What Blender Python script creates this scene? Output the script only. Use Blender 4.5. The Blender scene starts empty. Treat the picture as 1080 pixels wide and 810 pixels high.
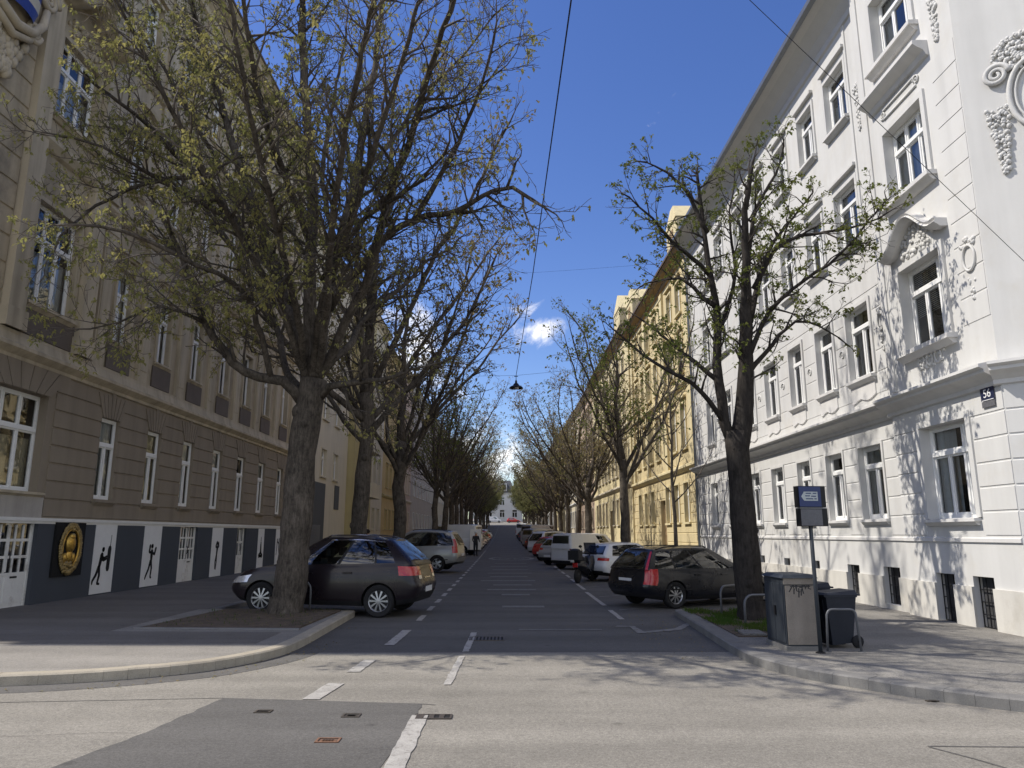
import bpy, bmesh, math, random
from mathutils import Vector, Matrix
R=math.radians
random.seed(7)
C=bpy.context.scene.collection
scene=bpy.context.scene
def gz(Y): return 1.2e-4*max(0.0,min(Y,260)-20)**2

# ---------------------------------------------------------------- materials
def nodes(m):
    m.use_nodes=True; nt=m.node_tree; nt.nodes.clear()
    return nt, nt.nodes, nt.links
def surf(name,col,rough=.85,var=.12,scale=3.0,fine=60.0,bump=.15,bdist=.01,metal=0,spec=.3,streak=0.0,dirt=None,dirtamt=0.0,dirtscale=.8,coord='pos'):
    """procedural surface: base colour broken up by two noises, optional vertical streaks and stains"""
    m=bpy.data.materials.new(name); nt,N,L=nodes(m)
    out=N.new('ShaderNodeOutputMaterial'); b=N.new('ShaderNodeBsdfPrincipled'); L.new(b.outputs[0],out.inputs[0])
    b.inputs['Roughness'].default_value=rough; b.inputs['Metallic'].default_value=metal
    b.inputs['Specular IOR Level'].default_value=spec
    if coord=='pos':
        g=N.new('ShaderNodeNewGeometry'); src=g.outputs['Position']
    else:
        g=N.new('ShaderNodeTexCoord'); src=g.outputs['Object']
    n1=N.new('ShaderNodeTexNoise'); n1.inputs['Scale'].default_value=scale; n1.inputs['Detail'].default_value=6; n1.inputs['Roughness'].default_value=.65; L.new(src,n1.inputs['Vector'])
    n2=N.new('ShaderNodeTexNoise'); n2.inputs['Scale'].default_value=fine; n2.inputs['Detail'].default_value=3; L.new(src,n2.inputs['Vector'])
    add=N.new('ShaderNodeMath'); add.operation='ADD'; L.new(n1.outputs[0],add.inputs[0]); L.new(n2.outputs[0],add.inputs[1])
    mr=N.new('ShaderNodeMapRange'); mr.inputs['From Min'].default_value=.6; mr.inputs['From Max'].default_value=1.4
    mr.inputs['To Min'].default_value=1-var*1.6; mr.inputs['To Max'].default_value=1+var*1.6; L.new(add.outputs[0],mr.inputs[0])
    mul=N.new('ShaderNodeVectorMath'); mul.operation='SCALE'; mul.inputs[0].default_value=col[:3]; L.new(mr.outputs[0],mul.inputs['Scale'])
    last=mul.outputs[0]
    if streak>0:
        mp=N.new('ShaderNodeMapping'); mp.inputs['Scale'].default_value=(1.6,1.6,.12); L.new(src,mp.inputs[0])
        n3=N.new('ShaderNodeTexNoise'); n3.inputs['Scale'].default_value=2.2; n3.inputs['Detail'].default_value=5; L.new(mp.outputs[0],n3.inputs['Vector'])
        m3=N.new('ShaderNodeMapRange'); m3.inputs['From Min'].default_value=.42; m3.inputs['From Max'].default_value=.72; m3.inputs['To Min'].default_value=1; m3.inputs['To Max'].default_value=1-streak; L.new(n3.outputs[0],m3.inputs[0])
        mu=N.new('ShaderNodeVectorMath'); mu.operation='SCALE'; L.new(last,mu.inputs[0]); L.new(m3.outputs[0],mu.inputs['Scale']); last=mu.outputs[0]
    if dirt:
        n4=N.new('ShaderNodeTexNoise'); n4.inputs['Scale'].default_value=dirtscale; n4.inputs['Detail'].default_value=8; n4.inputs['Roughness'].default_value=.7; L.new(src,n4.inputs['Vector'])
        m4=N.new('ShaderNodeMapRange'); m4.inputs['From Min'].default_value=.52; m4.inputs['From Max'].default_value=.68; m4.inputs['To Max'].default_value=dirtamt; L.new(n4.outputs[0],m4.inputs[0])
        mx=N.new('ShaderNodeMix'); mx.data_type='RGBA'; L.new(m4.outputs[0],mx.inputs[0]); L.new(last,mx.inputs[6]); mx.inputs[7].default_value=(*dirt,1); last=mx.outputs[2]
    L.new(last,b.inputs['Base Color'])
    if bump>0:
        bp=N.new('ShaderNodeBump'); bp.inputs['Strength'].default_value=bump; bp.inputs['Distance'].default_value=bdist
        L.new(add.outputs[0],bp.inputs['Height']); L.new(bp.outputs[0],b.inputs['Normal'])
    return m
def paint(name,col,metallic=.3,rough=.28,coat=.8):
    m=bpy.data.materials.new(name); nt,N,L=nodes(m)
    out=N.new('ShaderNodeOutputMaterial'); b=N.new('ShaderNodeBsdfPrincipled'); L.new(b.outputs[0],out.inputs[0])
    tc=N.new('ShaderNodeTexCoord'); n=N.new('ShaderNodeTexNoise'); n.inputs['Scale'].default_value=2.5; n.inputs['Detail'].default_value=6; L.new(tc.outputs['Object'],n.inputs['Vector'])
    mr=N.new('ShaderNodeMapRange'); mr.inputs['To Min'].default_value=.86; mr.inputs['To Max'].default_value=1.1; L.new(n.outputs[0],mr.inputs[0])
    mu=N.new('ShaderNodeVectorMath'); mu.operation='SCALE'; mu.inputs[0].default_value=col; L.new(mr.outputs[0],mu.inputs['Scale']); L.new(mu.outputs[0],b.inputs['Base Color'])
    r2=N.new('ShaderNodeMapRange'); r2.inputs['To Min'].default_value=rough-.06; r2.inputs['To Max'].default_value=rough+.16; L.new(n.outputs[0],r2.inputs[0]); L.new(r2.outputs[0],b.inputs['Roughness'])
    b.inputs['Specular IOR Level'].default_value=.35; b.inputs['Metallic'].default_value=metallic; b.inputs['Coat Weight'].default_value=coat; b.inputs['Coat Roughness'].default_value=.06
    return m
def glass(name,tint,trans):
    m=bpy.data.materials.new(name); nt,N,L=nodes(m)
    out=N.new('ShaderNodeOutputMaterial'); gl=N.new('ShaderNodeBsdfGlossy'); gl.inputs['Roughness'].default_value=.02
    tr=N.new('ShaderNodeBsdfTransparent'); tr.inputs[0].default_value=(*tint,1)
    n=N.new('ShaderNodeNewGeometry'); w=N.new('ShaderNodeTexNoise'); w.inputs['Scale'].default_value=1.3; L.new(n.outputs['Position'],w.inputs['Vector'])
    bp=N.new('ShaderNodeBump'); bp.inputs['Strength'].default_value=.06; bp.inputs['Distance'].default_value=.05; L.new(w.outputs[0],bp.inputs['Height']); L.new(bp.outputs[0],gl.inputs['Normal'])
    lw=N.new('ShaderNodeFresnel'); lw.inputs['IOR'].default_value=1.5; mx=N.new('ShaderNodeMixShader')
    ma=N.new('ShaderNodeMath'); ma.operation='ADD'; ma.inputs[1].default_value=trans; ma.use_clamp=True; L.new(lw.outputs[0],ma.inputs[0])
    L.new(ma.outputs[0],mx.inputs[0]); L.new(tr.outputs[0],mx.inputs[1]); L.new(gl.outputs[0],mx.inputs[2]); L.new(mx.outputs[0],out.inputs[0])
    return m
def leafmat(name,c1,c2,tr=.45):
    m=bpy.data.materials.new(name); nt,N,L=nodes(m)
    out=N.new('ShaderNodeOutputMaterial'); g=N.new('ShaderNodeTexCoord')
    n=N.new('ShaderNodeTexNoise'); n.inputs['Scale'].default_value=1.7; n.inputs['Detail'].default_value=4; L.new(g.outputs['Object'],n.inputs['Vector'])
    cr=N.new('ShaderNodeMapRange'); cr.inputs['From Min'].default_value=.35; cr.inputs['From Max'].default_value=.65; L.new(n.outputs[0],cr.inputs[0])
    mx=N.new('ShaderNodeMix'); mx.data_type='RGBA'; mx.inputs[6].default_value=(*c1,1); mx.inputs[7].default_value=(*c2,1); L.new(cr.outputs[0],mx.inputs[0])
    d=N.new('ShaderNodeBsdfDiffuse'); t=N.new('ShaderNodeBsdfTranslucent'); L.new(mx.outputs[2],d.inputs[0]); L.new(mx.outputs[2],t.inputs[0])
    ms=N.new('ShaderNodeMixShader'); ms.inputs[0].default_value=tr; L.new(d.outputs[0],ms.inputs[1]); L.new(t.outputs[0],ms.inputs[2]); L.new(ms.outputs[0],out.inputs[0])
    return m
def bark(name,c1,c2):
    m=bpy.data.materials.new(name); nt,N,L=nodes(m)
    out=N.new('ShaderNodeOutputMaterial'); b=N.new('ShaderNodeBsdfPrincipled'); L.new(b.outputs[0],out.inputs[0]); b.inputs['Roughness'].default_value=.95; b.inputs['Specular IOR Level'].default_value=.1
    g=N.new('ShaderNodeTexCoord'); mp=N.new('ShaderNodeMapping'); mp.inputs['Scale'].default_value=(1,1,.35); L.new(g.outputs['Object'],mp.inputs[0])
    mp.inputs['Scale'].default_value=(1,1,.22)
    v=N.new('ShaderNodeTexNoise'); v.inputs['Scale'].default_value=22; v.inputs['Detail'].default_value=6; v.inputs['Roughness'].default_value=.75; L.new(mp.outputs[0],v.inputs['Vector'])
    n=N.new('ShaderNodeTexNoise'); n.inputs['Scale'].default_value=2.6; n.inputs['Detail'].default_value=8; n.inputs['Roughness'].default_value=.75; L.new(g.outputs['Object'],n.inputs['Vector'])
    ad=N.new('ShaderNodeMath'); ad.operation='MULTIPLY'; L.new(v.outputs[0],ad.inputs[0]); L.new(n.outputs[0],ad.inputs[1])
    mr=N.new('ShaderNodeMapRange'); mr.inputs['From Min'].default_value=.14; mr.inputs['From Max'].default_value=.38; L.new(ad.outputs[0],mr.inputs[0])
    mx=N.new('ShaderNodeMix'); mx.data_type='RGBA'; mx.inputs[6].default_value=(*c1,1); mx.inputs[7].default_value=(*c2,1); L.new(mr.outputs[0],mx.inputs[0]); L.new(mx.outputs[2],b.inputs['Base Color'])
    bp=N.new('ShaderNodeBump'); bp.inputs['Strength'].default_value=.9; bp.inputs['Distance'].default_value=.03; L.new(ad.outputs[0],bp.inputs['Height']); L.new(bp.outputs[0],b.inputs['Normal'])
    return m
def asphalt(name,col,var=.1,patch=.12,crack=True,fine=90,stains=True):
    m=bpy.data.materials.new(name); nt,N,L=nodes(m)
    out=N.new('ShaderNodeOutputMaterial'); b=N.new('ShaderNodeBsdfPrincipled'); L.new(b.outputs[0],out.inputs[0]); b.inputs['Roughness'].default_value=.92; b.inputs['Specular IOR Level'].default_value=.25
    g=N.new('ShaderNodeNewGeometry'); P=g.outputs['Position']
    def noise(s,d=5,r=.6):
        n=N.new('ShaderNodeTexNoise'); n.inputs['Scale'].default_value=s; n.inputs['Detail'].default_value=d; n.inputs['Roughness'].default_value=r; L.new(P,n.inputs['Vector']); return n.outputs[0]
    big=noise(.35,6,.7); mid=noise(4,5,.7); fn=noise(fine,2,.8); grit=noise(fine*.35,3,.8)
    s=None
    for o,w in ((big,patch*1.1),(mid,var*.7),(fn,var*3.2),(grit,var*2.6)):
        mr=N.new('ShaderNodeMapRange'); mr.inputs['From Min'].default_value=.3; mr.inputs['From Max'].default_value=.7; mr.inputs['To Min'].default_value=1-w; mr.inputs['To Max'].default_value=1+w; L.new(o,mr.inputs[0])
        if s is None: s=mr.outputs[0]
        else:
            mu=N.new('ShaderNodeMath'); mu.operation='MULTIPLY'; L.new(s,mu.inputs[0]); L.new(mr.outputs[0],mu.inputs[1]); s=mu.outputs[0]
    if stains:
        mp=N.new('ShaderNodeMapping'); mp.inputs['Rotation'].default_value=(0,0,.06); mp.inputs['Scale'].default_value=(.10,1.25,1); L.new(P,mp.inputs[0])
        tn=N.new('ShaderNodeTexNoise'); tn.inputs['Scale'].default_value=1.1; tn.inputs['Detail'].default_value=5; L.new(mp.outputs[0],tn.inputs['Vector'])
        sn=N.new('ShaderNodeTexNoise'); sn.inputs['Scale'].default_value=1.6; sn.inputs['Detail'].default_value=10; sn.inputs['Roughness'].default_value=.8; L.new(P,sn.inputs['Vector'])
        vo=N.new('ShaderNodeTexVoronoi'); vo.inputs['Scale'].default_value=1.3; L.new(P,vo.inputs['Vector'])
        for o,a0,a1,t0,t1 in ((tn.outputs[0],.35,.65,.87,1.10),(sn.outputs[0],.54,.72,1.0,.76),(vo.outputs['Distance'],.03,.09,.72,1.0)):
            mr=N.new('ShaderNodeMapRange'); mr.inputs['From Min'].default_value=a0; mr.inputs['From Max'].default_value=a1; mr.inputs['To Min'].default_value=t0; mr.inputs['To Max'].default_value=t1; L.new(o,mr.inputs[0])
            mu=N.new('ShaderNodeMath'); mu.operation='MULTIPLY'; L.new(s,mu.inputs[0]); L.new(mr.outputs[0],mu.inputs[1]); s=mu.outputs[0]
    if crack:
        v=N.new('ShaderNodeTexVoronoi'); v.feature='DISTANCE_TO_EDGE'; v.inputs['Scale'].default_value=.42
        nn=N.new('ShaderNodeTexNoise'); nn.inputs['Scale'].default_value=1.2; nn.inputs['Detail'].default_value=7; L.new(P,nn.inputs['Vector'])
        va=N.new('ShaderNodeVectorMath'); va.operation='MULTIPLY_ADD'; L.new(nn.outputs[1],va.inputs[0]); va.inputs[1].default_value=(1.1,1.1,0); L.new(P,va.inputs[2]); L.new(va.outputs[0],v.inputs['Vector'])
        mr=N.new('ShaderNodeMapRange'); mr.inputs['From Min'].default_value=.0; mr.inputs['From Max'].default_value=.008; mr.inputs['To Min'].default_value=.72; L.new(v.outputs['Distance'],mr.inputs[0])
        mu=N.new('ShaderNodeMath'); mu.operation='MULTIPLY'; L.new(s,mu.inputs[0]); L.new(mr.outputs[0],mu.inputs[1]); s=mu.outputs[0]
    sc=N.new('ShaderNodeVectorMath'); sc.operation='SCALE'; sc.inputs[0].default_value=col; L.new(s,sc.inputs['Scale']); L.new(sc.outputs[0],b.inputs['Base Color'])
    bp=N.new('ShaderNodeBump'); bp.inputs['Strength'].default_value=.35; bp.inputs['Distance'].default_value=.008; L.new(fn,bp.inputs['Height']); L.new(bp.outputs[0],b.inputs['Normal'])
    return m
M={}
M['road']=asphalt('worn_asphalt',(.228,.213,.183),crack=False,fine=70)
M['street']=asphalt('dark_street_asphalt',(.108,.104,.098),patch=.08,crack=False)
M['patch']=asphalt('repair_asphalt',(.115,.110,.102),var=.08,patch=.05,crack=False)
M['pave']=asphalt('pavement_asphalt',(.24,.225,.20),var=.08,patch=.1,crack=False)
M['pave_dark']=asphalt('pavement_mastic',(.155,.143,.126),var=.07,patch=.1,crack=False)
M['slab']=asphalt('pavement_slabs',(.20,.19,.17),var=.12,patch=.15,crack=True)
M['granite']=surf('granite_kerb',(.36,.32,.25),.8,.22,3,120,.3,.006)
M['granite_dark']=surf('weathered_kerb',(.17,.165,.155),.85,.22,3,120,.3,.006)
M['soil']=surf('bare_soil',(.135,.105,.078),.98,.35,5,70,1,.03,dirt=(.075,.062,.04),dirtamt=.7,dirtscale=2)
M['line']=surf('worn_road_paint',(.36,.345,.315),.75,.2,6,90,.1,.004,dirt=(.16,.15,.135),dirtamt=1.0,dirtscale=11)
M['line_old']=surf('faded_road_paint',(.20,.195,.185),.8,.2,6,90,.1,.004,dirt=(.075,.075,.075),dirtamt=1.0,dirtscale=9)
M['ground']=surf('far_ground',(.09,.095,.06),.95,.2,.05,3,0)
M['iron']=surf('cast_iron',(.10,.085,.07),.6,.3,20,200,.3,.003,metal=.5)
M['rust']=surf('rusty_iron',(.20,.11,.07),.8,.35,20,200,.3,.003,metal=.2)
M['dark']=surf('dark_gap',(.012,.012,.012),.9,.1,bump=0)
M['white_wall']=surf('white_render',(.59,.585,.565),.9,.03,1.3,160,.12,.004,streak=.09,dirt=(.50,.47,.41),dirtamt=.38,dirtscale=.9)
M['white_plinth']=surf('white_plinth_render',(.58,.56,.51),.9,.06,1.6,120,.2,.006,streak=.12,dirt=(.36,.33,.27),dirtamt=.5,dirtscale=1.1)
M['white_trim']=surf('white_stucco_trim',(.62,.61,.59),.85,.05,2,120,.1,.003,streak=.1)
M['brown_wall']=surf('taupe_render',(.28,.235,.178),.92,.07,1.4,120,.2,.006,streak=.16)
M['beige_wall']=surf('weathered_beige_stucco',(.45,.38,.27),.92,.08,1.1,110,.2,.006,streak=.28,dirt=(.12,.105,.085),dirtamt=.55,dirtscale=.6)
M['beige_trim']=surf('weathered_stucco_trim',(.49,.42,.305),.9,.1,1.6,110,.2,.006,streak=.3)
M['brown_panel']=surf('brown_stucco_panel',(.15,.125,.105),.95,.1,2,80,.6,.012)
M['navy_wall']=surf('blue_grey_paint',(.066,.074,.088),.8,.06,1,90,.08,.003)
M['pale_plinth']=surf('pale_grey_stucco',(.42,.39,.35),.9,.1,2,90,.2,.006,streak=.25)
M['white_band']=surf('white_painted_band',(.74,.73,.69),.8,.05,3,90,.1)
M['win_white']=surf('white_window_paint',(.80,.80,.78),.45,.03,4,90,0,spec=.5)
M['door_white']=surf('scuffed_white_paint',(.76,.75,.71),.6,.06,3,60,.1,.003,dirt=(.30,.26,.2),dirtamt=.6,dirtscale=2.4)
M['curtain']=surf('net_curtain',(.76,.75,.71),.95,.08,9,60,.3,.01)
M['drape']=surf('warm_curtain',(.62,.54,.38),.95,.15,6,60,.3,.01)
M['interior']=surf('dim_interior',(.05,.05,.052),.95,.3,.7,8,0)
M['pane']=glass('window_glass',(.80,.84,.86),.10)
M['pane_dark']=glass('dark_window_glass',(.35,.38,.42),.14)
M['yellow']=surf('yellow_render',(.60,.50,.29),.9,.07,1.1,90,.15,.005,streak=.12)
M['yellow_trim']=surf('pale_yellow_stucco',(.64,.55,.33),.9,.07,2,90,.15,.005,streak=.15)
M['ochre']=surf('ochre_cornice',(.30,.21,.11),.9,.1,2,90,.1)
M['yellow_old']=surf('sand_yellow_render',(.44,.37,.19),.9,.07,1.1,90,.15,.005,streak=.12)
M['cream']=surf('cream_render',(.56,.50,.38),.9,.05,1.1,90,.15,.005,streak=.1)
M['orange']=surf('orange_ochre_render',(.50,.37,.17),.9,.09,1.1,90,.15,.005,streak=.15)
M['greypink']=surf('grey_pink_render',(.42,.37,.31),.9,.07,1.1,90,.15,.005,streak=.15)
M['pinkwall']=surf('salmon_render',(.50,.38,.29),.9,.07,1.1,90,.15,.005,streak=.1)
M['far_white']=surf('far_white_render',(.60,.60,.58),.9,.05,1,90,.1)
M['grey_portal']=surf('grey_portal_cladding',(.085,.088,.088),.8,.06,1,60,.1)
M['roof']=surf('dark_roof_tiles',(.10,.075,.065),.85,.2,3,30,.3)
M['slate']=surf('slate_roof',(.075,.08,.09),.7,.15,3,30,.3)
M['gutter']=surf('zinc_gutter',(.16,.17,.18),.45,.1,3,60,.05,metal=.6)
M['soffit']=surf('eaves_soffit',(.55,.54,.51),.9,.05,2,60,.1)
M['black_metal']=surf('black_metal',(.02,.02,.022),.45,.1,8,80,.05,metal=.4)
M['grey_metal']=surf('galvanised_steel',(.22,.225,.23),.5,.15,6,90,.1,metal=.6)
M['hoop']=surf('grey_painted_tube',(.13,.135,.145),.5,.12,8,90,.1,metal=.3)
M['bin']=surf('anthracite_plastic',(.016,.019,.028),.55,.12,5,70,.15,.003)
M['cab_dark']=surf('grey_green_cabinet',(.034,.040,.048),.6,.1,4,80,.1,.003)
M['cab_tan']=surf('weathered_tan_panel',(.25,.22,.185),.8,.12,2.5,80,.15,.004,streak=.3,dirt=(.12,.10,.08),dirtamt=.5,dirtscale=2)
M['graffiti']=surf('black_spray_paint',(.03,.03,.032),.6,.1,bump=0)
M['sign_blue']=surf('blue_sign_face',(.010,.025,.11),.35,.06,3,60,0,spec=.5)
M['sign_grey']=surf('grey_sign_face',(.12,.12,.13),.45,.15,6,60,0)
M['sign_mark']=surf('pale_sign_marking',(.42,.46,.46),.5,.12,20,80,0)
M['enamel_dark']=surf('dark_blue_enamel',(.02,.025,.06),.3,.05,5,60,0,spec=.6)
M['white_ink']=surf('white_enamel',(.75,.75,.75),.4,.03,5,60,0)
M['panel_white']=surf('white_board',(.76,.76,.74),.7,.05,3,60,.05)
M['silhouette']=surf('black_silhouette_paint',(.012,.012,.014),.7,.1,bump=0)
M['gold']=surf('gilded_relief',(.62,.40,.10),.38,.25,8,60,.5,.01,metal=.9)
M['gold_old']=surf('tarnished_gilding',(.36,.27,.12),.5,.3,8,60,.5,.01,metal=.8)
M['crest_blue']=surf('crest_blue_glaze',(.03,.05,.22),.4,.1,5,60,.1)
M['crest_cream']=surf('crest_cream_stucco',(.50,.46,.36),.7,.1,5,60,.1)
M['bark']=bark('chestnut_bark',(.030,.026,.022),(.150,.128,.105))
M['bark_dark']=bark('dark_bark',(.018,.016,.015),(.058,.051,.045))
M['twig']=surf('twig_bark',(.105,.088,.072),.95,.2,6,50,0,coord='obj')
M['twig_dark']=surf('dark_twig_bark',(.048,.041,.037),.95,.2,6,50,0,coord='obj')
M['leaf_yel']=leafmat('yellow_green_young_leaves',(.36,.32,.12),(.23,.24,.085))
M['leaf_grn']=leafmat('fresh_green_young_leaves',(.11,.14,.038),(.18,.19,.055))
M['leaf_far']=leafmat('spring_green_leaves',(.21,.21,.095),(.15,.155,.07))
M['bud']=leafmat('brownish_bud_leaves',(.26,.20,.11),(.20,.19,.08),.4)
M['grass']=leafmat('grass_blades',(.05,.10,.02),(.09,.12,.03),.3)
M['tyre']=surf('tyre_rubber',(.018,.018,.019),.85,.15,10,90,.1,coord='obj')
M['rim']=surf('alloy_silver',(.42,.43,.45),.35,.05,5,50,0,metal=.9,coord='obj')
M['rimdark']=surf('dark_rim_inside',(.03,.03,.032),.6,.1,bump=0,coord='obj')
M['trimblack']=surf('black_car_trim',(.015,.015,.017),.5,.08,8,60,.02,coord='obj')
M['cabin']=surf('dark_upholstery',(.025,.026,.03),.9,.1,8,60,.1,coord='obj')
M['carglass']=glass('clear_car_glass',(.62,.70,.68),.09)
M['carglass_dark']=glass('privacy_car_glass',(.055,.065,.085),.08)
M['red_lamp']=paint('red_tail_lamp',(.42,.012,.014),0,.15,1)
M['clear_lamp']=paint('clear_lamp_glass',(.62,.62,.64),.5,.12,1)
M['plate']=surf('white_number_plate',(.62,.63,.64),.5,.05,bump=0,coord='obj')
M['chrome']=surf('chrome_strip',(.7,.7,.72),.15,.02,bump=0,metal=1,coord='obj')
M['car_grey']=paint('dark_grey_violet_paint',(.013,.009,.012),.0,.24,.25)
M['car_black']=paint('blue_black_paint',(.007,.008,.012),.0,.24,.4)
M['car_silver']=paint('silver_beige_paint',(.33,.33,.32),.55,.32)
M['car_white']=paint('white_paint',(.66,.67,.68),0,.3)
M['car_lgrey']=paint('light_grey_paint',(.36,.37,.39),.3,.32)
M['car_red']=paint('red_paint',(.40,.02,.018),.1)
M['car_maroon']=paint('maroon_paint',(.10,.018,.022),.2)
M['car_blue']=paint('dark_blue_paint',(.02,.03,.07),.3)
M['skin']=surf('skin',(.42,.24,.16),.6,.05,8,60,0,coord='obj')
M['jacket']=surf('maroon_jacket_cloth',(.14,.018,.028),.9,.1,8,60,.2,coord='obj')
M['trousers']=surf('dark_trouser_cloth',(.025,.027,.035),.9,.1,8,60,.2,coord='obj')
M['cap']=surf('pale_cap_cloth',(.6,.6,.58),.9,.05,8,60,.1,coord='obj')
M['hair']=surf('dark_hair',(.02,.015,.012),.8,.1,20,60,.2,coord='obj')

# ---------------------------------------------------------------- mesh helpers
class MB:
    def __init__(s): s.v=[]; s.f=[]; s.m=[]
    def face(s,pts,mi=0):
        n=len(s.v); s.v+= [tuple(p) for p in pts]; s.f.append(tuple(range(n,n+len(pts)))); s.m.append(mi)
    def hexa(s,p,mi=0):   # 8 points: bottom 4 ccw, top 4 ccw
        n=len(s.v); s.v+=[tuple(q) for q in p]
        for f in ((3,2,1,0),(4,5,6,7),(0,1,5,4),(1,2,6,5),(2,3,7,6),(3,0,4,7)):
            s.f.append(tuple(n+i for i in f)); s.m.append(mi)
    def box(s,x0,x1,y0,y1,z0,z1,mi=0,P=None):
        p=[(x0,y0,z0),(x1,y0,z0),(x1,y1,z0),(x0,y1,z0),(x0,y0,z1),(x1,y0,z1),(x1,y1,z1),(x0,y1,z1)]
        if P: p=[P(*q) for q in p]
        s.hexa(p,mi)
    def tube(s,pts,rad,n=6,mi=0,cap=True,flat=None):
        pts=[Vector(p) for p in pts]; k=len(pts)
        if not hasattr(rad,'__len__'): rad=[rad]*k
        base=len(s.v); u=None
        for i in range(k):
            d=(pts[min(i+1,k-1)]-pts[max(i-1,0)])
            if d.length<1e-9: d=Vector((0,0,1))
            d.normalize()
            if u is None:
                u=d.cross(Vector((0,0,1)) if abs(d.z)<.9 else Vector((1,0,0))).normalized()
            else:
                u=(u-d*u.dot(d)); u=u.normalized() if u.length>1e-6 else d.orthogonal().normalized()
            w=d.cross(u)
            for j in range(n):
                a=2*math.pi*j/n; q=pts[i]+(u*math.cos(a)+w*math.sin(a))*rad[i]; s.v.append((q.x,q.y,q.z))
        for i in range(k-1):
            for j in range(n):
                a=base+i*n+j; b=base+i*n+(j+1)%n; s.f.append((a,b,b+n,a+n)); s.m.append(mi)
        if cap:
            s.f.append(tuple(base+j for j in range(n))[::-1]); s.m.append(mi)
            s.f.append(tuple(base+(k-1)*n+j for j in range(n))); s.m.append(mi)
    def lathe(s,prof,n=24,axis='y',c=(0,0,0),mi=0):
        base=len(s.v)
        for (r,h) in prof:
            for j in range(n):
                a=2*math.pi*j/n
                if axis=='y': s.v.append((c[0]+r*math.cos(a),c[1]+h,c[2]+r*math.sin(a)))
                else: s.v.append((c[0]+r*math.cos(a),c[1]+r*math.sin(a),c[2]+h))
        for i in range(len(prof)-1):
            for j in range(n):
                a=base+i*n+j; b=base+i*n+(j+1)%n; s.f.append((a,b,b+n,a+n)); s.m.append(mi)
    def sphere(s,c,r,nu=8,nv=6,mi=0):
        if not hasattr(r,'__len__'): r=(r,r,r)
        base=len(s.v)
        for i in range(nv+1):
            t=math.pi*i/nv
            for j in range(nu):
                a=2*math.pi*j/nu; s.v.append((c[0]+r[0]*math.sin(t)*math.cos(a),c[1]+r[1]*math.sin(t)*math.sin(a),c[2]+r[2]*math.cos(t)))
        for i in range(nv):
            for j in range(nu):
                a=base+i*nu+j; b=base+i*nu+(j+1)%nu; s.f.append((a,b,b+nu,a+nu)); s.m.append(mi)
    def mesh(s,name,mats,smooth=False,angle=None,recalc=False,weld=False):
        me=bpy.data.meshes.new(name); me.from_pydata(s.v,[],s.f)
        if not isinstance(mats,(list,tuple)): mats=[mats]
        for m in mats: me.materials.append(m)
        if len(mats)>1: me.polygons.foreach_set('material_index',s.m)
        if recalc or weld:
            bm=bmesh.new(); bm.from_mesh(me)
            if weld: bmesh.ops.remove_doubles(bm,verts=bm.verts,dist=1e-4)
            bmesh.ops.recalc_face_normals(bm,faces=bm.faces); bm.to_mesh(me); bm.free()
        if smooth:
            me.polygons.foreach_set('use_smooth',[True]*len(me.polygons))
            if angle: me.set_sharp_from_angle(angle=R(angle))
        me.update(); return me
    def build(s,name,mats,parent=None,**k):
        return link(name,s.mesh(name,mats,**k),parent)
def link(name,me,parent=None):
    o=bpy.data.objects.new(name,me); C.objects.link(o)
    if parent: o.parent=parent
    return o
def tag(o,label,cat,group=None,kind=None):
    o['label']=label; o['category']=cat
    if group: o['group']=group
    if kind: o['kind']=kind
    return o
def thing(name,label,cat,loc=(0,0,0),rz=0,group=None):
    o=bpy.data.objects.new(name,None); C.objects.link(o); o.location=loc; o.rotation_euler=(0,0,rz); o.empty_display_size=.3
    return tag(o,label,cat,group)
def struct(o): o['kind']='structure'; return o
def copy_tree(o,parent=None):
    c=o.copy(); C.objects.link(c); c.parent=parent
    for ch in list(o.children): copy_tree(ch,c)
    return c
ORD=['first','second','third','fourth','fifth','sixth','seventh','eighth','ninth','tenth','eleventh','twelfth','thirteenth','fourteenth','fifteenth','sixteenth','seventeenth','eighteenth','nineteenth','twentieth','twenty-first','twenty-second','twenty-third','twenty-fourth','twenty-fifth','twenty-sixth']

# ---------------------------------------------------------------- camera, light, sky
cam=bpy.data.cameras.new('camera'); co=bpy.data.objects.new('camera',cam); C.objects.link(co); scene.camera=co
cam.sensor_width=36; cam.lens=770/1080*36; cam.clip_end=6000; cam.clip_start=.1
co.location=(0,0,1.7); co.rotation_euler=(math.pi/2+math.atan(158/770),0,-7/770)
SUN_EL=51.0
sd=Vector((math.cos(R(SUN_EL)),-.08*math.cos(R(SUN_EL)),-math.sin(R(SUN_EL)))).normalized()
sl=bpy.data.lights.new('sun','SUN'); sl.energy=3.2; sl.angle=R(.53); sl.color=(1,.94,.85)
so=bpy.data.objects.new('sun',sl); C.objects.link(so); so.rotation_euler=sd.to_track_quat('-Z','Y').to_euler(); so.location=(-30,5,60)
w=bpy.data.worlds.new('World'); scene.world=w; w.use_nodes=True
nt=w.node_tree; N=nt.nodes; L=nt.links; N.clear()
out=N.new('ShaderNodeOutputWorld'); bg=N.new('ShaderNodeBackground'); L.new(bg.outputs[0],out.inputs[0]); bg.inputs[1].default_value=.100
sky=N.new('ShaderNodeTexSky'); sky.sky_type='NISHITA'; sky.sun_disc=False; sky.sun_elevation=R(SUN_EL); sky.altitude=300; sky.air_density=1.0; sky.dust_density=.35; sky.ozone_density=2.2
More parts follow.
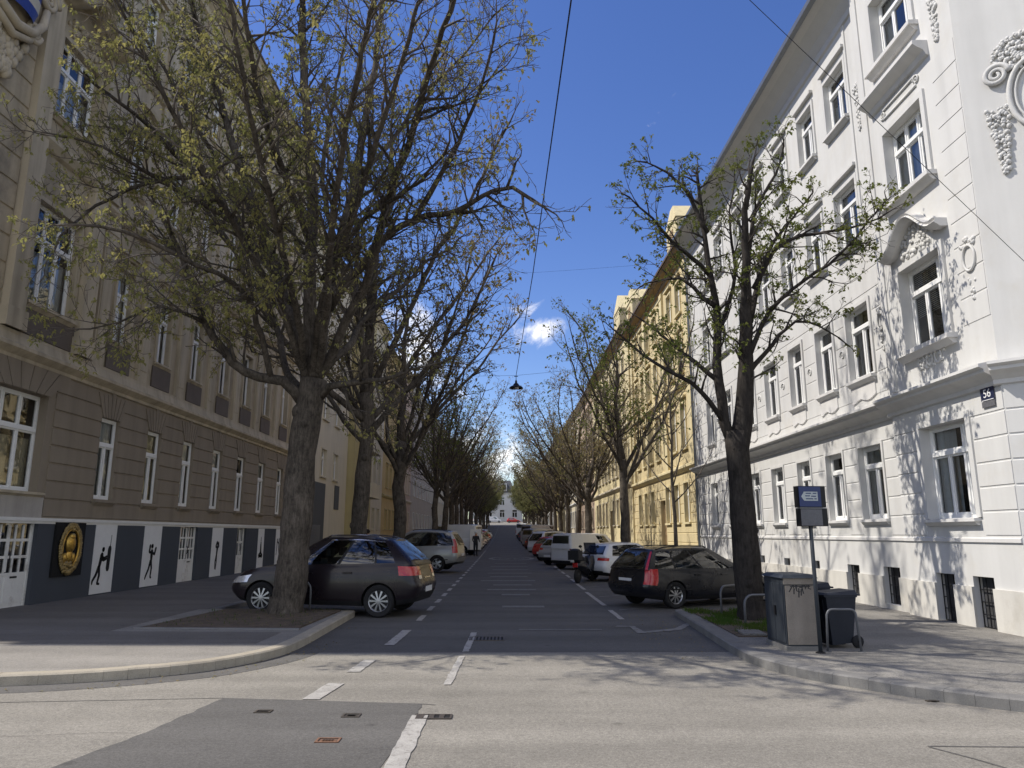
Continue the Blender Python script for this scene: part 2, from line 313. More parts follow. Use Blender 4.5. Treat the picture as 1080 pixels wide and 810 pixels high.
# sun comes from -X (slightly +Y): compass rotation measured from +Y clockwise
sky.sun_rotation=math.atan2(-sd.x,-sd.y)
tc=N.new('ShaderNodeTexCoord')
nn=N.new('ShaderNodeTexNoise'); nn.inputs['Scale'].default_value=12; nn.inputs['Distortion'].default_value=.6; nn.inputs['Detail'].default_value=9; nn.inputs['Roughness'].default_value=.62
mp=N.new('ShaderNodeMapping'); mp.inputs['Scale'].default_value=(1,1,1.7); L.new(tc.outputs['Generated'],mp.inputs[0]); L.new(mp.outputs[0],nn.inputs['Vector'])
nrm=N.new('ShaderNodeVectorMath'); nrm.operation='NORMALIZE'; L.new(tc.outputs['Generated'],nrm.inputs[0])
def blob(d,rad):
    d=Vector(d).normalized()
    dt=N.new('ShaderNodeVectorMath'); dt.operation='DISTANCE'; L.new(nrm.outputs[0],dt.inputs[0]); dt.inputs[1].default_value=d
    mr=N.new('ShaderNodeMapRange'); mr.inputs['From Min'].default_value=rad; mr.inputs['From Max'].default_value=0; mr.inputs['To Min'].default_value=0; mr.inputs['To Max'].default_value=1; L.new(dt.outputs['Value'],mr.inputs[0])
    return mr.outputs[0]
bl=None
for d,rad in (((.045,1,.285),.058),((-.12,1,.24),.15),((-.02,1,.08),.13),((-.30,1,.30),.10),((.9,-1,.6),1.3),((-.8,-1,.5),1.3),((.2,-1,.7),1.3),((1,.2,.5),.6)):  # wide blobs behind the camera: unseen bright clouds added as neutral fill light
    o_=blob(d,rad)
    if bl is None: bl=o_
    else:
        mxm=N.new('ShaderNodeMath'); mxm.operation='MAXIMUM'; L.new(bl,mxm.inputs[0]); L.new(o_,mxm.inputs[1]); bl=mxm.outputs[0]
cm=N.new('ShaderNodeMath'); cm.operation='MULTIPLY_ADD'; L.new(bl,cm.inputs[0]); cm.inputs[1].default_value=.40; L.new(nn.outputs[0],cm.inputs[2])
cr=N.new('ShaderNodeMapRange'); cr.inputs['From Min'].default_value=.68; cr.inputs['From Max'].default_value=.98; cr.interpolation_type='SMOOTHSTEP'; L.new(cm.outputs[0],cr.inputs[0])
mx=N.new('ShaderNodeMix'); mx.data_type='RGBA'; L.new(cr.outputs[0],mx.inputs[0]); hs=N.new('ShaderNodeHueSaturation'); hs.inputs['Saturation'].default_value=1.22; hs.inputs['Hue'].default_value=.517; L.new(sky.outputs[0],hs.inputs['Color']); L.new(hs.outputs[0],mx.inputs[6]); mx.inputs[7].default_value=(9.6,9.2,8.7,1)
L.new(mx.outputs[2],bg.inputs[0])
vs=scene.view_settings; vs.view_transform='Standard'; vs.look='None'; vs.exposure=.74; vs.gamma=1; vs.use_curve_mapping=False

# ---------------------------------------------------------------- ground
def strip(name,x0,x1,y0,y1,dz,m,step=6,fx=None):
    b=MB(); n=max(1,int((y1-y0)/step)+1)
    ys=[y0+(y1-y0)*i/n for i in range(n+1)]
    for i in range(n):
        a,c=ys[i],ys[i+1]
        b.face([(x0,a,gz(a)+dz),(x1,a,gz(a)+dz),(x1,c,gz(c)+dz),(x0,c,gz(c)+dz)])
    return struct(b.build(name,m,weld=True))
def slab(name,poly,z0,z1,m,side=None):
    b=MB(); b.face([(x,y,z1) for x,y in poly],0); n=len(poly)
    for i in range(n):
        (x,y),(X,Y)=poly[i],poly[(i+1)%n]; b.face([(x,y,z0),(X,Y,z0),(X,Y,z1),(x,y,z1)],1 if side else 0)
    return struct(b.build(name,[m,side] if side else m))
b=MB(); ys=[-400,-60,0,20]+list(range(30,261,10))+[400,1200,4000]
for i in range(len(ys)-1):
    a,c=ys[i],ys[i+1]; b.face([(-2500,a,gz(a)-.09),(2500,a,gz(a)-.09),(2500,c,gz(c)-.09),(-2500,c,gz(c)-.09)])
struct(b.build('ground',M['ground'],weld=True))
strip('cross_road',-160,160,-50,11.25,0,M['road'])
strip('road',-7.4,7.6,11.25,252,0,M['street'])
strip('far_cross_road',-120,120,205,228,.004,M['road'])
# dark repair patch and crack lines
def ragged(poly,j,step=.12,seed=1):
    rr=random.Random(seed); out=[]
    for i in range(len(poly)):
        A=Vector(poly[i]);B=Vector(poly[(i+1)%len(poly)]); d=B-A; n=max(1,int(d.length/step)); t=Vector((-d.y,d.x)).normalized()
        for k in range(n): q=A+d*(k/n)+t*rr.uniform(-j,j)*(1 if rr.random()<.8 else 2.2); out.append((q.x,q.y))
    return out
slab('asphalt_patch',ragged([(-4.3,3.5),(-1.0,3.5),(-.90,6.2),(-.84,7.93),(-1.6,8.05),(-2.97,8.22),(-3.12,7.0),(-3.5,5.2)],.012),0,.004,M['patch'])
def smooth_arc(pts,n=6):
    out=[]
    P=[pts[0]]+pts+[pts[-1]]
    for i in range(1,len(P)-2):
        for k in range(n):
            t=k/n; p0,p1,p2,p3=[Vector((*q,0)) for q in P[i-1:i+3]]
            q=.5*((2*p1)+(-p0+p2)*t+(2*p0-5*p1+4*p2-p3)*t*t+(-p0+3*p1-3*p2+p3)*t**3); out.append((q.x,q.y))
    out.append(pts[-1]); return out
def offset(line,d):
    out=[]
    for i,(x,y) in enumerate(line):
        a=Vector(line[max(0,i-1)]); c=Vector(line[min(len(line)-1,i+1)]); t=(c-a).normalized(); out.append((x-t.y*d,y+t.x*d))
    return out
def kerb(name,line,w_,z0,z1,m,joint=1.0):
    """kerb stones along a polyline, outer face on the line, body to its left"""
    b=MB(); seg=[]
    for i in range(len(line)-1):
        A=Vector(line[i]); B=Vector(line[i+1]); d=B-A; k=max(1,round(d.length/joint)); n_=Vector((-d.y,d.x)).normalized()*w_; u=d.normalized()
        for j in range(k):
            p=A+d*(j/k)+u*.0015; q=A+d*((j+1)/k)-u*.0015; h=random.uniform(-.003,.003)
            gp,gq=gz(p.y),gz(q.y); r=.018
            n2=n_*.12
            b.hexa([(p.x,p.y,z0+gp),(q.x,q.y,z0+gq),(q.x+n_.x,q.y+n_.y,z0+gq),(p.x+n_.x,p.y+n_.y,z0+gp),
                    (p.x,p.y,z1+gp+h-r),(q.x,q.y,z1+gq+h-r),(q.x+n_.x,q.y+n_.y,z1+gq+h-r),(p.x+n_.x,p.y+n_.y,z1+gp+h-r)])
            b.hexa([(p.x,p.y,z1+gp+h-r),(q.x,q.y,z1+gq+h-r),(q.x+n_.x,q.y+n_.y,z1+gq+h-r),(p.x+n_.x,p.y+n_.y,z1+gp+h-r),
                    (p.x+n2.x,p.y+n2.y,z1+gp+h),(q.x+n2.x,q.y+n2.y,z1+gq+h),(q.x+n_.x,q.y+n_.y,z1+gq+h),(p.x+n_.x,p.y+n_.y,z1+gp+h)])
    return struct(b.build(name,m))
# left corner of the pavement
LC=smooth_arc([(-40,7.7),(-20,8.15),(-10,8.5),(-5.8,8.85),(-4.1,9.5),(-3.45,10.25),(-3.15,11.1),(-3.1,12.3)])+[(-3.12,14.0),(-3.15,16.0)]
kerb('kerb_left_corner',LC,.19,-.02,.125,M['granite'],1.6)
inner=offset(LC,.192)
slab('gutter_left',LC[:-6]+offset(LC,-.42)[:-6][::-1],-.01,.003,M['patch'])
paveL=[(-40,12.0)]+inner+[(-3.4,17.1),(-6.2,18.2),(-6.9,18.8),(-6.9,22)]+[(-13,22),(-13,12.0)]
slab('pavement_left',[(-60,7.72)]+inner+[(-3.4,16.3),(-6.35,16.3),(-6.35,22),(-10.9,22),(-10.9,11.95),(-60,11.95)],-.02,.122,M['pave'])
slab('mastic_strip_left',[(-10.85,11.3),(-3.66,11.3),(-3.66,12.55),(-10.85,12.9)],.1,.126,M['pave_dark'])
slab('mastic_pavement_left',[(-10.85,12.9),(-6.55,12.7),(-6.55,16.28),(-6.37,16.28),(-6.37,22),(-10.85,22)],.1,.1265,M['pave_dark'])
strip('pavement_left_street',-10.9,-6.35,22,204,.122,M['pave_dark'])
kerb('kerb_left_parking',[(-6.2,16.3),(-6.2,204)],.16,-.02,.12,M['granite_dark'],2.5)
kerb('kerb_island_end',[(-3.15,16.0),(-3.5,16.45),(-6.2,16.45)],.15,-.02,.125,M['granite_dark'])
# right corner
RC=[(6.9,16.3),(3.75,16.3),(3.6,16.1),(3.5,14.5),(3.38,12.6),(3.30,11.3)]+smooth_arc([(3.27,10.4),(3.42,9.6),(3.9,8.75),(4.95,7.6),(6.8,6.75),(12,5.9),(25,5.2),(60,4.6)])
kerb('kerb_right_corner',RC,.22,-.02,.125,M['granite_dark'])
innerR=offset(RC,.222)
slab('pavement_right',[p for p in innerR[1:]]+[(60,9.7),(10.3,9.7),(8.3,11.7),(8.3,22),(6.95,22),(6.95,16.1)],-.02,.122,M['slab'])
strip('pavement_right_street',6.95,8.5,22,204,.122,M['slab'])
kerb('kerb_right_parking',[(6.9,204),(6.9,16.3)],.16,-.02,.12,M['granite_dark'],2.5)
# tree pits
slab('soil_bed_left',[(-6.2,13.05),(-3.5,12.9),(-3.42,15.9),(-5.9,16.15)],.1,.15,M['soil'])
kerb('soil_bed_edging',[(-6.3,13.0),(-3.45,12.8)],.1,.1,.15,M['granite_dark'],1.2)
slab('soil_bed_right',[(3.64,11.9),(5.4,11.9),(5.4,16.0),(3.85,16.0)],.1,.14,M['soil'])
slab('stepping_slab',[(3.75,12.0),(4.1,11.95),(4.15,12.5),(3.8,12.55)],.12,.165,M['slab'])
# grass: real blades
def blades(name,x0,x1,y0,y1,n,h,seed,z=.14,holes=()):
    rnd=random.Random(seed); b=MB()
    for i in range(n):
        x=rnd.uniform(x0,x1); y=rnd.uniform(y0,y1)
        if math.sin(x*5.1+1)*math.sin(y*3.3)+rnd.random()*.9<.25: continue
        hh=h*rnd.uniform(.4,1.2); a=rnd.uniform(0,6.28); lean=rnd.uniform(0,.6)*hh; w_=.006
        dx,dy=math.cos(a),math.sin(a)
        b.face([(x-dy*w_,y+dx*w_,z),(x+dy*w_,y-dx*w_,z),(x+dx*lean*.4+dy*w_*.7,y+dy*lean*.4-dx*w_*.7,z+hh*.6),(x+dx*lean,y+dy*lean,z+hh)])
    return tag(b.build(name,M['grass']),'short patchy green grass round the trunk beside the cabinet' if 'right' in name or x0>0 else 'sparse weeds on the bare soil under the big tree','grass',kind='stuff')
blades('grass',3.7,5.35,12.4,15.9,9000,.065,3)
blades('weeds',-6.1,-3.5,13.1,15.9,260,.05,4,z=.15)
# road markings
def mark(name,poly,m='line',z=.008):
    poly=ragged(poly,.006,.10,int(abs(poly[0][1])*10)) if poly[0][1]<20 else poly
    b=MB(); b.face([(x,y,z+gz(y)) for x,y in poly]); return struct(b.build(name,M[m]))
def dash(x,y0,y1,w_,m='line',name='road_marking',dx=0,z=.008):
    return mark(name,[(x-w_/2,y0),(x+w_/2,y0),(x+w_/2+dx,y1),(x-w_/2+dx,y1)],m,z)
dash(-2.03,8.15,9.0,.19,dx=.08); dash(-1.90,9.7,10.6,.17,dx=.05); dash(-1.80,11.95,13.75,.16,dx=.04)
dash(-.83,3.5,7.46,.16,dx=.02); dash(-.66,8.9,10.9,.09,dx=.05); dash(-.58,11.3,13.4,.10,dx=.04)
for y in [15.2+1.95*i for i in range(26)]: dash(-1.72,y,y+1.0,.12)
for y in [66+3*i for i in range(44)]: dash(-1.75,y,y+1.6,.12,'line_old')
for i,(y0,y1) in enumerate([(15.4,17.2),(18.3,22.4),(23.4,26)]+[(27+2.6*i,28.7+2.6*i) for i in range(60)]): dash(2.36+.012*max(0,min(y0,30)-15),y0,y1,.11,'line' if y0<60 else 'line_old',dx=.01)
mark('road_marking',[(2.05,14.2),(2.1,14.35),(2.42,14.3),(2.46,13.5),(3.1,13.95),(3.7,15.1),(3.77,15.0),(3.17,13.75),(2.45,13.3),(2.30,13.3),(2.32,14.2)],'line_old')
for i,y in enumerate([17.84,21.3,23.2,25.3,27.5,30,32.5,35.5,38.5,42,55,59,64,69,75]): dash([.43,.3,.2,.25,.1,.15,.2,.25,.2,.3,.4,.35,.4,.4,.4][i],y,y+.42,[1.0,.8,1.5,1.3,2.0,1.5,1.9,1.7,1.9,1.8,1.6,1.6,1.6,1.6,1.6][i],'line_old')
dash(1.0,13.75,13.86,1.5,'line_old')
for k in range(9):   # slanted bay divisions
    y=20.0+k*6.1; mark('road_marking',[(-1.8,y),(-1.8,y+.1),(-5.6,y+1.7),(-5.6,y+1.6)],'line_old')
for k in range(6):
    y=17.2+k*3.6; mark('road_marking',[(2.6,y+.1),(2.6,y),(6.4,y+2.5),(6.4,y+2.62)],'line_old')
b=MB(); n=40   # ring with a cycle-like emblem
for i in range(n):
    a,c=2*math.pi*i/n,2*math.pi*(i+1)/n
    def q(t,r): y=49.3+r*math.sin(t)*1.9; return (.4+r*math.cos(t),y,gz(y)+.009)
    b.face([q(a,1.5),q(c,1.5),q(c,1.22),q(a,1.22)])
for cx in (-.55,.55):
    for i in range(16):
        a,c=2*math.pi*i/16,2*math.pi*(i+1)/16
        def q(t,r): y=48.6+r*math.sin(t)*2.4; return (.4+cx*.9+r*math.cos(t),y,gz(y)+.009)
        b.face([q(a,.36),q(c,.36),q(c,.26),q(a,.26)])
b.face([(.0,48.7,.112),(.1,48.7,.112),(.5,50.2,.118),(.4,50.2,.118)]); b.face([(.8,48.7,.112),(.9,48.7,.112),(.5,50.2,.118),(.4,50.2,.118)])
struct(b.build('road_emblem_marking',M['line_old']))
def crackline(pts,w_=.012):
    b=MB()
    for i in range(len(pts)-1):
        A=Vector(pts[i]);B=Vector(pts[i+1]);n_=Vector((-(B-A).y,(B-A).x)).normalized()*w_
        b.face([(A.x-n_.x,A.y-n_.y,.0035),(B.x-n_.x,B.y-n_.y,.0035),(B.x+n_.x,B.y+n_.y,.0035),(A.x+n_.x,A.y+n_.y,.0035)])
    struct(b.build('asphalt_joint',M['patch']))
crackline([(3.45,6.40),(3.9,6.38),(4.8,6.36),(8,6.25)]); crackline([(3.45,6.38),(3.62,6.05),(3.72,5.8),(3.9,5.5),(4.05,5.0)])
for sd2,(A,B) in enumerate([((-9,6.0),(-3.2,6.9)),((-.8,9.3),(3.2,9.75)),((3.4,9.9),(1.2,10.6)),((-3.1,10.4),(-.9,10.9)),((5.5,3.5),(6.6,6.4)),((-2.2,14.5),(-2.5,24)),((.9,11.4),(1.15,26))]):
    rr=random.Random(sd2+40); k=22; A=Vector(A);B=Vector(B); nrm2=Vector((-(B-A).y,(B-A).x)).normalized(); off_=0; L3=[]
    for i in range(k+1): off_=off_*.85+rr.gauss(0,.035); q=A.lerp(B,i/k)+nrm2*off_; L3.append((q.x,q.y))
    crackline(L3,.0022)
crackline([(-7,7.9),(-3,8.24),(-.84,7.95),(-.7,7.9)],.008)
# covers and grates
def cover(x,y,w_,d,label,kind='plate',m='iron',slots=0):
    t=thing('drain_grate' if slots else 'manhole_cover',label,'drain grate' if slots else 'manhole cover',(x,y,gz(y)),0)
    b=MB(); z=.012
    for (a,c,e,f) in ((-w_/2,w_/2,-d/2,-d/2+.02),(-w_/2,w_/2,d/2-.02,d/2),(-w_/2,-w_/2+.02,-d/2+.02,d/2-.02),(w_/2-.02,w_/2,-d/2+.02,d/2-.02)): b.box(a,c,e,f,-.02,z)
    b.build('frame',M[m],t)
    b=MB(); b.box(-w_/2+.02,w_/2-.02,-d/2+.02,d/2-.02,-.03,-.001 if not slots else .0045); b.build('lid' if not slots else 'pit',M['dark'] if slots else M[m],t)
    b=MB()
    if slots:
        for i in range(slots):
            a=-w_/2+.025+(w_-.05)*i/slots; b.box(a,a+(w_-.05)/slots*.5,-d/2+.02,d/2-.02,.0048,.011)
        b.build('bars',M[m],t)
    else:
        for i in range(5):
            for j in range(3):
                cx=-w_/2+.05+(w_-.1)*i/4; cy=-d/2+.05+(d-.1)*j/2; b.box(cx-.02,cx+.02,cy-.012,cy+.012,-.0008,.006)
        b.build('studs',M[m],t)
cover(-.67,7.4,.34,.17,'narrow metal grate beside the wide white line in the sunlit road',slots=3)
cover(-.30,12.65,.58,.42,'slotted drain grate in the shaded street beyond the shadow edge',slots=9,m='black_metal' if 0 else 'iron')
cover(-2.35,7.62,.16,.12,'small round-worn metal cover at the far left of the dark repair patch')
cover(-1.46,7.45,.17,.14,'small metal cover near the dashed line on the dark repair patch')
cover(-1.48,6.6,.20,.14,'rusty reddish cover nearest the camera on the dark repair patch',m='rust')
cover(4.42,8.02,.12,.05,'small dark gully slot in the right corner kerb',m='iron')
# ---------------------------------------------------------------- buildings
class Fr:
    """local facade frame: a runs along the wall, n stands out of it, z up"""
    def __init__(s,o,u,n): s.o=Vector((*o,0)); s.u=Vector((*u,0)).normalized(); s.n=Vector((*n,0)).normalized()
    def __call__(s,a,n,z): q=s.o+s.u*a+s.n*n; return (q.x,q.y,z)
    def rot(s): # rotation for objects whose local -y is the outward normal
        return math.atan2(s.n.x,-s.n.y)
def FR(X): return Fr((X,0),(0,1),(-1,0))     # right side of the street, faces -X
def FL(X): return Fr((X,0),(0,1),(1,0))      # left side of the street, faces +X
def wall(F,a0,a1,z0,z1,ops,m,parent,reveal=.22,name='wall',mrev=None,n=0):
    """wall sheet with true openings and reveals"""
    b=MB(); A=sorted({a0,a1,*[min(max(o[0],a0),a1) for o in ops],*[min(max(o[1],a0),a1) for o in ops]}); Z=sorted({z0,z1,*[min(max(o[2],z0),z1) for o in ops],*[min(max(o[3],z0),z1) for o in ops]})
    for i in range(len(A)-1):
        for j in range(len(Z)-1):
            ca,cz=(A[i]+A[i+1])/2,(Z[j]+Z[j+1])/2
            if any(o[0]<ca<o[1] and o[2]<cz<o[3] for o in ops): continue
            b.face([F(A[i],n,Z[j]),F(A[i+1],n,Z[j]),F(A[i+1],n,Z[j+1]),F(A[i],n,Z[j+1])])
    for o in ops:
        p,q,r,s=o[:4]; d=n-reveal
        b.face([F(p,n,r),F(p,d,r),F(p,d,s),F(p,n,s)],1); b.face([F(q,n,r),F(q,d,r),F(q,d,s),F(q,n,s)],1)
        b.face([F(p,n,r),F(q,n,r),F(q,d,r),F(p,d,r)],1); b.face([F(p,n,s),F(q,n,s),F(q,d,s),F(p,d,s)],1)
    return b.build(name,[m,mrev or m],parent)
def core(F,a0,a1,z0,z1,depth,m,parent,front=-.55,name='side_walls'):
    """rest of the building volume: dark rooms behind the openings, side and back walls"""
    b=MB(); f=front
    b.face([F(a0,f,z0),F(a1,f,z0),F(a1,f,z1),F(a0,f,z1)],1)
    for a in (a0,a1): b.face([F(a,0,z0),F(a,-depth,z0),F(a,-depth,z1),F(a,0,z1)],0)
    b.face([F(a0,-depth,z0),F(a1,-depth,z0),F(a1,-depth,z1),F(a0,-depth,z1)],0)
    b.face([F(a0,0,z1),F(a1,0,z1),F(a1,-depth,z1),F(a0,-depth,z1)],0)
    return b.build(name,[m,M['interior']],parent)
def gable_roof(F,a0,a1,z,depth,h,m,parent,over=.55,name='roof',thick=.12):
    b=MB(); e=over
    for s0,s1,n0,n1 in ((z,z+h,e,-depth*.45),):
        b.hexa([F(a0,e,z),F(a1,e,z),F(a1,-depth*.45,z+h),F(a0,-depth*.45,z+h),F(a0,e,z+thick),F(a1,e,z+thick),F(a1,-depth*.45,z+h+thick),F(a0,-depth*.45,z+h+thick)])
        b.hexa([F(a0,-depth*.45-.002,z+h),F(a1,-depth*.45-.002,z+h),F(a1,-depth-.3,z),F(a0,-depth-.3,z),F(a0,-depth*.45-.002,z+h+thick),F(a1,-depth*.45-.002,z+h+thick),F(a1,-depth-.3,z+thick),F(a0,-depth-.3,z+thick)])
    b.face([F(a0+.01,0,z),F(a0+.01,-depth,z),F(a0+.01,-depth*.45,z+h)]); b.face([F(a1-.01,0,z),F(a1-.01,-depth,z),F(a1-.01,-depth*.45,z+h)])
    return b.build(name,m,parent)
def cornice(F,a0,a1,z,prof,m,parent,name='cornice',returns=True):
    """moulding run: prof = [(n,z)...] from bottom to top"""
    b=MB(); k=len(prof)
    for i in range(k-1):
        (n0,z0),(n1,z1)=prof[i],prof[i+1]
        b.face([F(a0,n0,z+z0),F(a1,n0,z+z0),F(a1,n1,z+z1),F(a0,n1,z+z1)])
    for a in (a0,a1): b.face([F(a,n,z+zz) for n,zz in prof]+[F(a,-.01,z+prof[-1][1]),F(a,-.01,z+prof[0][1])])
    b.face([F(a0,prof[-1][0],z+prof[-1][1]),F(a1,prof[-1][0],z+prof[-1][1]),F(a1,-.02,z+prof[-1][1]),F(a0,-.02,z+prof[-1][1])])
    return b.build(name,m,parent)
def courses(F,a0,a1,z0,z1,h,ops,m,parent,n=0.0,t=.025,g=.028,name='rusticated_courses',margin=0):
    """banded ashlar: blocks with sloped edges standing proud, split by real grooves"""
    b=MB(); k=max(1,round((z1-z0)/h)); h=(z1-z0)/k
    for i in range(k):
        p,q=z0+i*h+g/2,z0+(i+1)*h-g/2
        cuts=sorted([(o[0]-margin,o[1]+margin) for o in ops if o[2]<q-.02 and o[3]>p+.02]); x=a0; segs=[]
        for c,d in cuts:
            if c>x: segs.append((x,min(c,a1)))
            x=max(x,d)
        if x<a1: segs.append((x,a1))
        for s,e in segs:
            if e-s<.05: continue
            c=.014
            b.hexa([F(s,n-.005,p),F(e,n-.005,p),F(e,n-.005,q),F(s,n-.005,q),F(s+(c if s>a0 else 0),n+t,p+c),F(e-c,n+t,p+c),F(e-c,n+t,q-c),F(s+(c if s>a0 else 0),n+t,q-c)])
    return b.build(name,m,parent)
WIN={}
def window_proto(w_,h,kind,m='win_white',trans=.30,curt='curtain',glassm='pane',seed=0):
    """a window thing-part at origin: local x across, y back, z up from its sill; returns (frame, pane, curtain) meshes"""
    key=(round(w_,2),round(h,2),kind,m,trans,curt,glassm,seed)
    if key in WIN: return WIN[key]
    f=MB(); fw=.055; d0,d1=-.0,.06
    x0,x1=-w_/2,w_/2
    f.box(x0,x0+fw,d0,d1,0,h); f.box(x1-fw,x1,d0,d1,0,h); f.box(x0+fw,x1-fw,d0,d1,0,fw*1.2); f.box(x0+fw,x1-fw,d0,d1,h-fw,h)
    tz=h*(1-trans) if trans else None
    if tz: f.box(x0+fw,x1-fw,d0-.03,d1,tz-.045,tz+.035)
    def leaf(a,b_,z0,z1,inset=.012):
        s=.04; f.box(a,a+s,d0+inset,d1-.005,z0,z1); f.box(b_-s,b_,d0+inset,d1-.005,z0,z1); f.box(a+s,b_-s,d0+inset,d1-.005,z0,z0+s); f.box(a+s,b_-s,d0+inset,d1-.005,z1-s,z1)
    top=tz-.045 if tz else h-fw
    if kind=='double':
        f.box(-.035,.035,d0-.012,d1,fw*1.2,top); leaf(x0+fw,-.035,fw*1.2,top); leaf(.035,x1-fw,fw*1.2,top)
        if tz: leaf(x0+fw,x1-fw,tz+.035,h-fw)
    elif kind=='triple':
        t=(x1-x0-2*fw)/3
        for i in range(3):
            a=x0+fw+i*t; leaf(a+(.02 if i else 0),a+t-(.02 if i<2 else 0),fw*1.2,top); 
            if tz: leaf(a+(.02 if i else 0),a+t-(.02 if i<2 else 0),tz+.035,h-fw)
            if i: f.box(a-.02,a+.02,d0-.012,d1,fw*1.2,top); 
            if i and tz: f.box(a-.02,a+.02,d0-.012,d1,tz+.035,h-fw)
    elif kind=='wide':   # casement pair flanked by a narrow light
        a=x0+fw; t1=(w_-2*fw)*.36; 
        for p,q in ((a,a+t1),(a+t1,a+2*t1),(a+2*t1+.03,x1-fw)):
            leaf(p+.012,q-.012,fw*1.2,top)
        f.box(a+2*t1-.012,a+2*t1+.042,d0-.012,d1,fw*1.2,h-fw); f.box(a+t1-.012,a+t1+.012,d0,d1,fw*1.2,top)
        if tz: leaf(a,a+2*t1-.012,tz+.035,h-fw); leaf(a+2*t1+.042,x1-fw,tz+.035,h-fw)
    elif kind=='single': leaf(x0+fw,x1-fw,fw*1.2,top); 
    if kind=='single' and tz: leaf(x0+fw,x1-fw,tz+.035,h-fw)
    g=MB(); g.face([(x0+fw,.035,fw),(x1-fw,.035,fw),(x1-fw,.035,h-fw),(x0+fw,.035,h-fw)])
    c=MB(); rnd=random.Random(int(w_*100+h*10)+seed)
    def cloth(xa,xb,za,zb,y=.13):
        k=max(6,int((xb-xa)/.035)); 
        for i in range(k):
            p=xa+(xb-xa)*i/k; q=xa+(xb-xa)*(i+1)/k; ya=y+.022*math.sin(i*1.9+seed); yb=y+.022*math.sin((i+1)*1.9+seed)
            c.face([(p,ya,za),(q,yb,za),(q,yb,zb),(p,ya,zb)])
    if curt:
        o=seed%5 if seed else rnd.choice([0,1,2,3])
        if o==0: cloth(x0+.02,x1-.02,.05,h-.05)
        elif o==1: cloth(x0+.02,x0+w_*.30,.05,h-.05); cloth(x1-w_*.30,x1-.02,.05,h-.05)
        elif o==2: cloth(x0+.02,x1-.02,.05,h*.55)
        elif o==4:
            zz=h*.42
            while zz<h-.06: c.face([(x0+.03,.10,zz),(x1-.03,.10,zz),(x1-.03,.125,zz+.03),(x0+.03,.125,zz+.03)]); zz+=.04
        else: cloth(x0+.02,x0+w_*.42,.05,h-.05); cloth(x1-w_*.12,x1-.02,.05,h-.05)
    r=(f.mesh('window_frame_mesh',M[m]),g.mesh('window_pane_mesh',M[glassm]),c.mesh('window_curtain_mesh',M[curt]) if curt else None)
    WIN[key]=r; return r
def window(F,ac,z,w_,h,kind,parent,depth=.14,name='window',**k):
    fr,pn,cu=window_proto(w_-.004,h-.004,kind,**k)
    o=bpy.data.objects.new(name,fr); C.objects.link(o); o.parent=parent; o.location=F(ac,-depth,z+.002); o.rotation_euler=(0,0,F.rot())
    p=bpy.data.objects.new('pane',pn); C.objects.link(p); p.parent=o
    if cu: q=bpy.data.objects.new('curtain',cu); C.objects.link(q); q.parent=o
    return o
def part(name,me_or_mb,m,parent,**k): return me_or_mb.build(name,m,parent,**k)
def sill(F,a0,a1,z,m,parent,out=.12,h=.07,over=.08,br=False,name='sill'):
    b=MB(); b.hexa([F(a0-over,-.1,z-h),F(a1+over,-.1,z-h),F(a1+over,out,z-h),F(a0-over,out,z-h),F(a0-over,-.1,z),F(a1+over,-.1,z),F(a1+over,out,z-.015),F(a0-over,out,z-.015)])
    b.hexa([F(a0-over+.04,-.02,z-h*1.9),F(a1+over-.04,-.02,z-h*1.9),F(a1+over-.04,out*.35,z-h*1.9),F(a0-over+.04,out*.35,z-h*1.9),F(a0-over+.04,-.02,z-h),F(a1+over-.04,-.02,z-h),F(a1+over-.04,out*.8,z-h),F(a0-over+.04,out*.8,z-h)])
    if br:
        k=8
        for i in range(k): # apron with scalloped lower edge
            p=a0+(a1-a0)*i/k; q=a0+(a1-a0)*(i+1)/k
            fz=lambda t: z-h*1.9-.30-.09*abs(math.sin((t-a0)/(a1-a0)*math.pi*1.5+.0))
            b.hexa([F(p,0,fz(p)),F(q,0,fz(q)),F(q,.035,fz(q)),F(p,.035,fz(p)),F(p,0,z-h*1.9),F(q,0,z-h*1.9),F(q,.035,z-h*1.9),F(p,.035,z-h*1.9)])
    return b.build(name,m,parent)
def surround(F,a0,a1,z0,z1,w_,t,m,parent,name='window_surround',top=True,key=False,b=None,own=True):
    b=b or MB()
    b.box(a0-w_,a0,0,t,z0,z1,P=F); b.box(a1,a1+w_,0,t,z0,z1,P=F)
    if top: b.box(a0-w_,a1+w_,0,t,z1,z1+w_,P=F)
    if own: return b.build(name,m,parent)
    return b
def relief(F,ac,z,w_,h,n,t,b,seed=0,base=0,taper=False):
    """leafy stucco relief: many small overlapping lobes"""
    rnd=random.Random(seed)
    for i in range(n):
        v=rnd.random(); u=rnd.uniform(-1,1)
        ww=w_/2*((1-.75*v) if taper else math.sqrt(max(0,1-(2*v-1)**2))*.9+.1)
        c=F(ac+u*ww,base,z-v*h if taper else z+v*h); r=rnd.uniform(.6,1.3)*t
        ax=F(1,0,0); 
        b.sphere(c,(r*(1 if abs(F.n.y)<.5 else 1.2),r*1.2,r*1.3),6,4)
def oval(F,ac,zc,ra,rz,b,t=.03,base=.0,n=24):
    pts=[F(ac+ra*math.cos(2*math.pi*i/n),base+t*.3,zc+rz*math.sin(2*math.pi*i/n)) for i in range(n+1)]
    b.tube(pts,t,6,cap=False)
def spiral(F,ac,zc,r,b,turns=2.2,t=.04,base=.05,flip=1,start=0,n=40):
    pts=[]; rad=[]
    for i in range(n):
        k=i/(n-1); a=start+flip*k*turns*2*math.pi; rr=r*(1-k*.85); pts.append(F(ac+rr*math.cos(a),base,zc+rr*math.sin(a))); rad.append(t*(1-.45*k))
    b.tube(pts,rad,6)

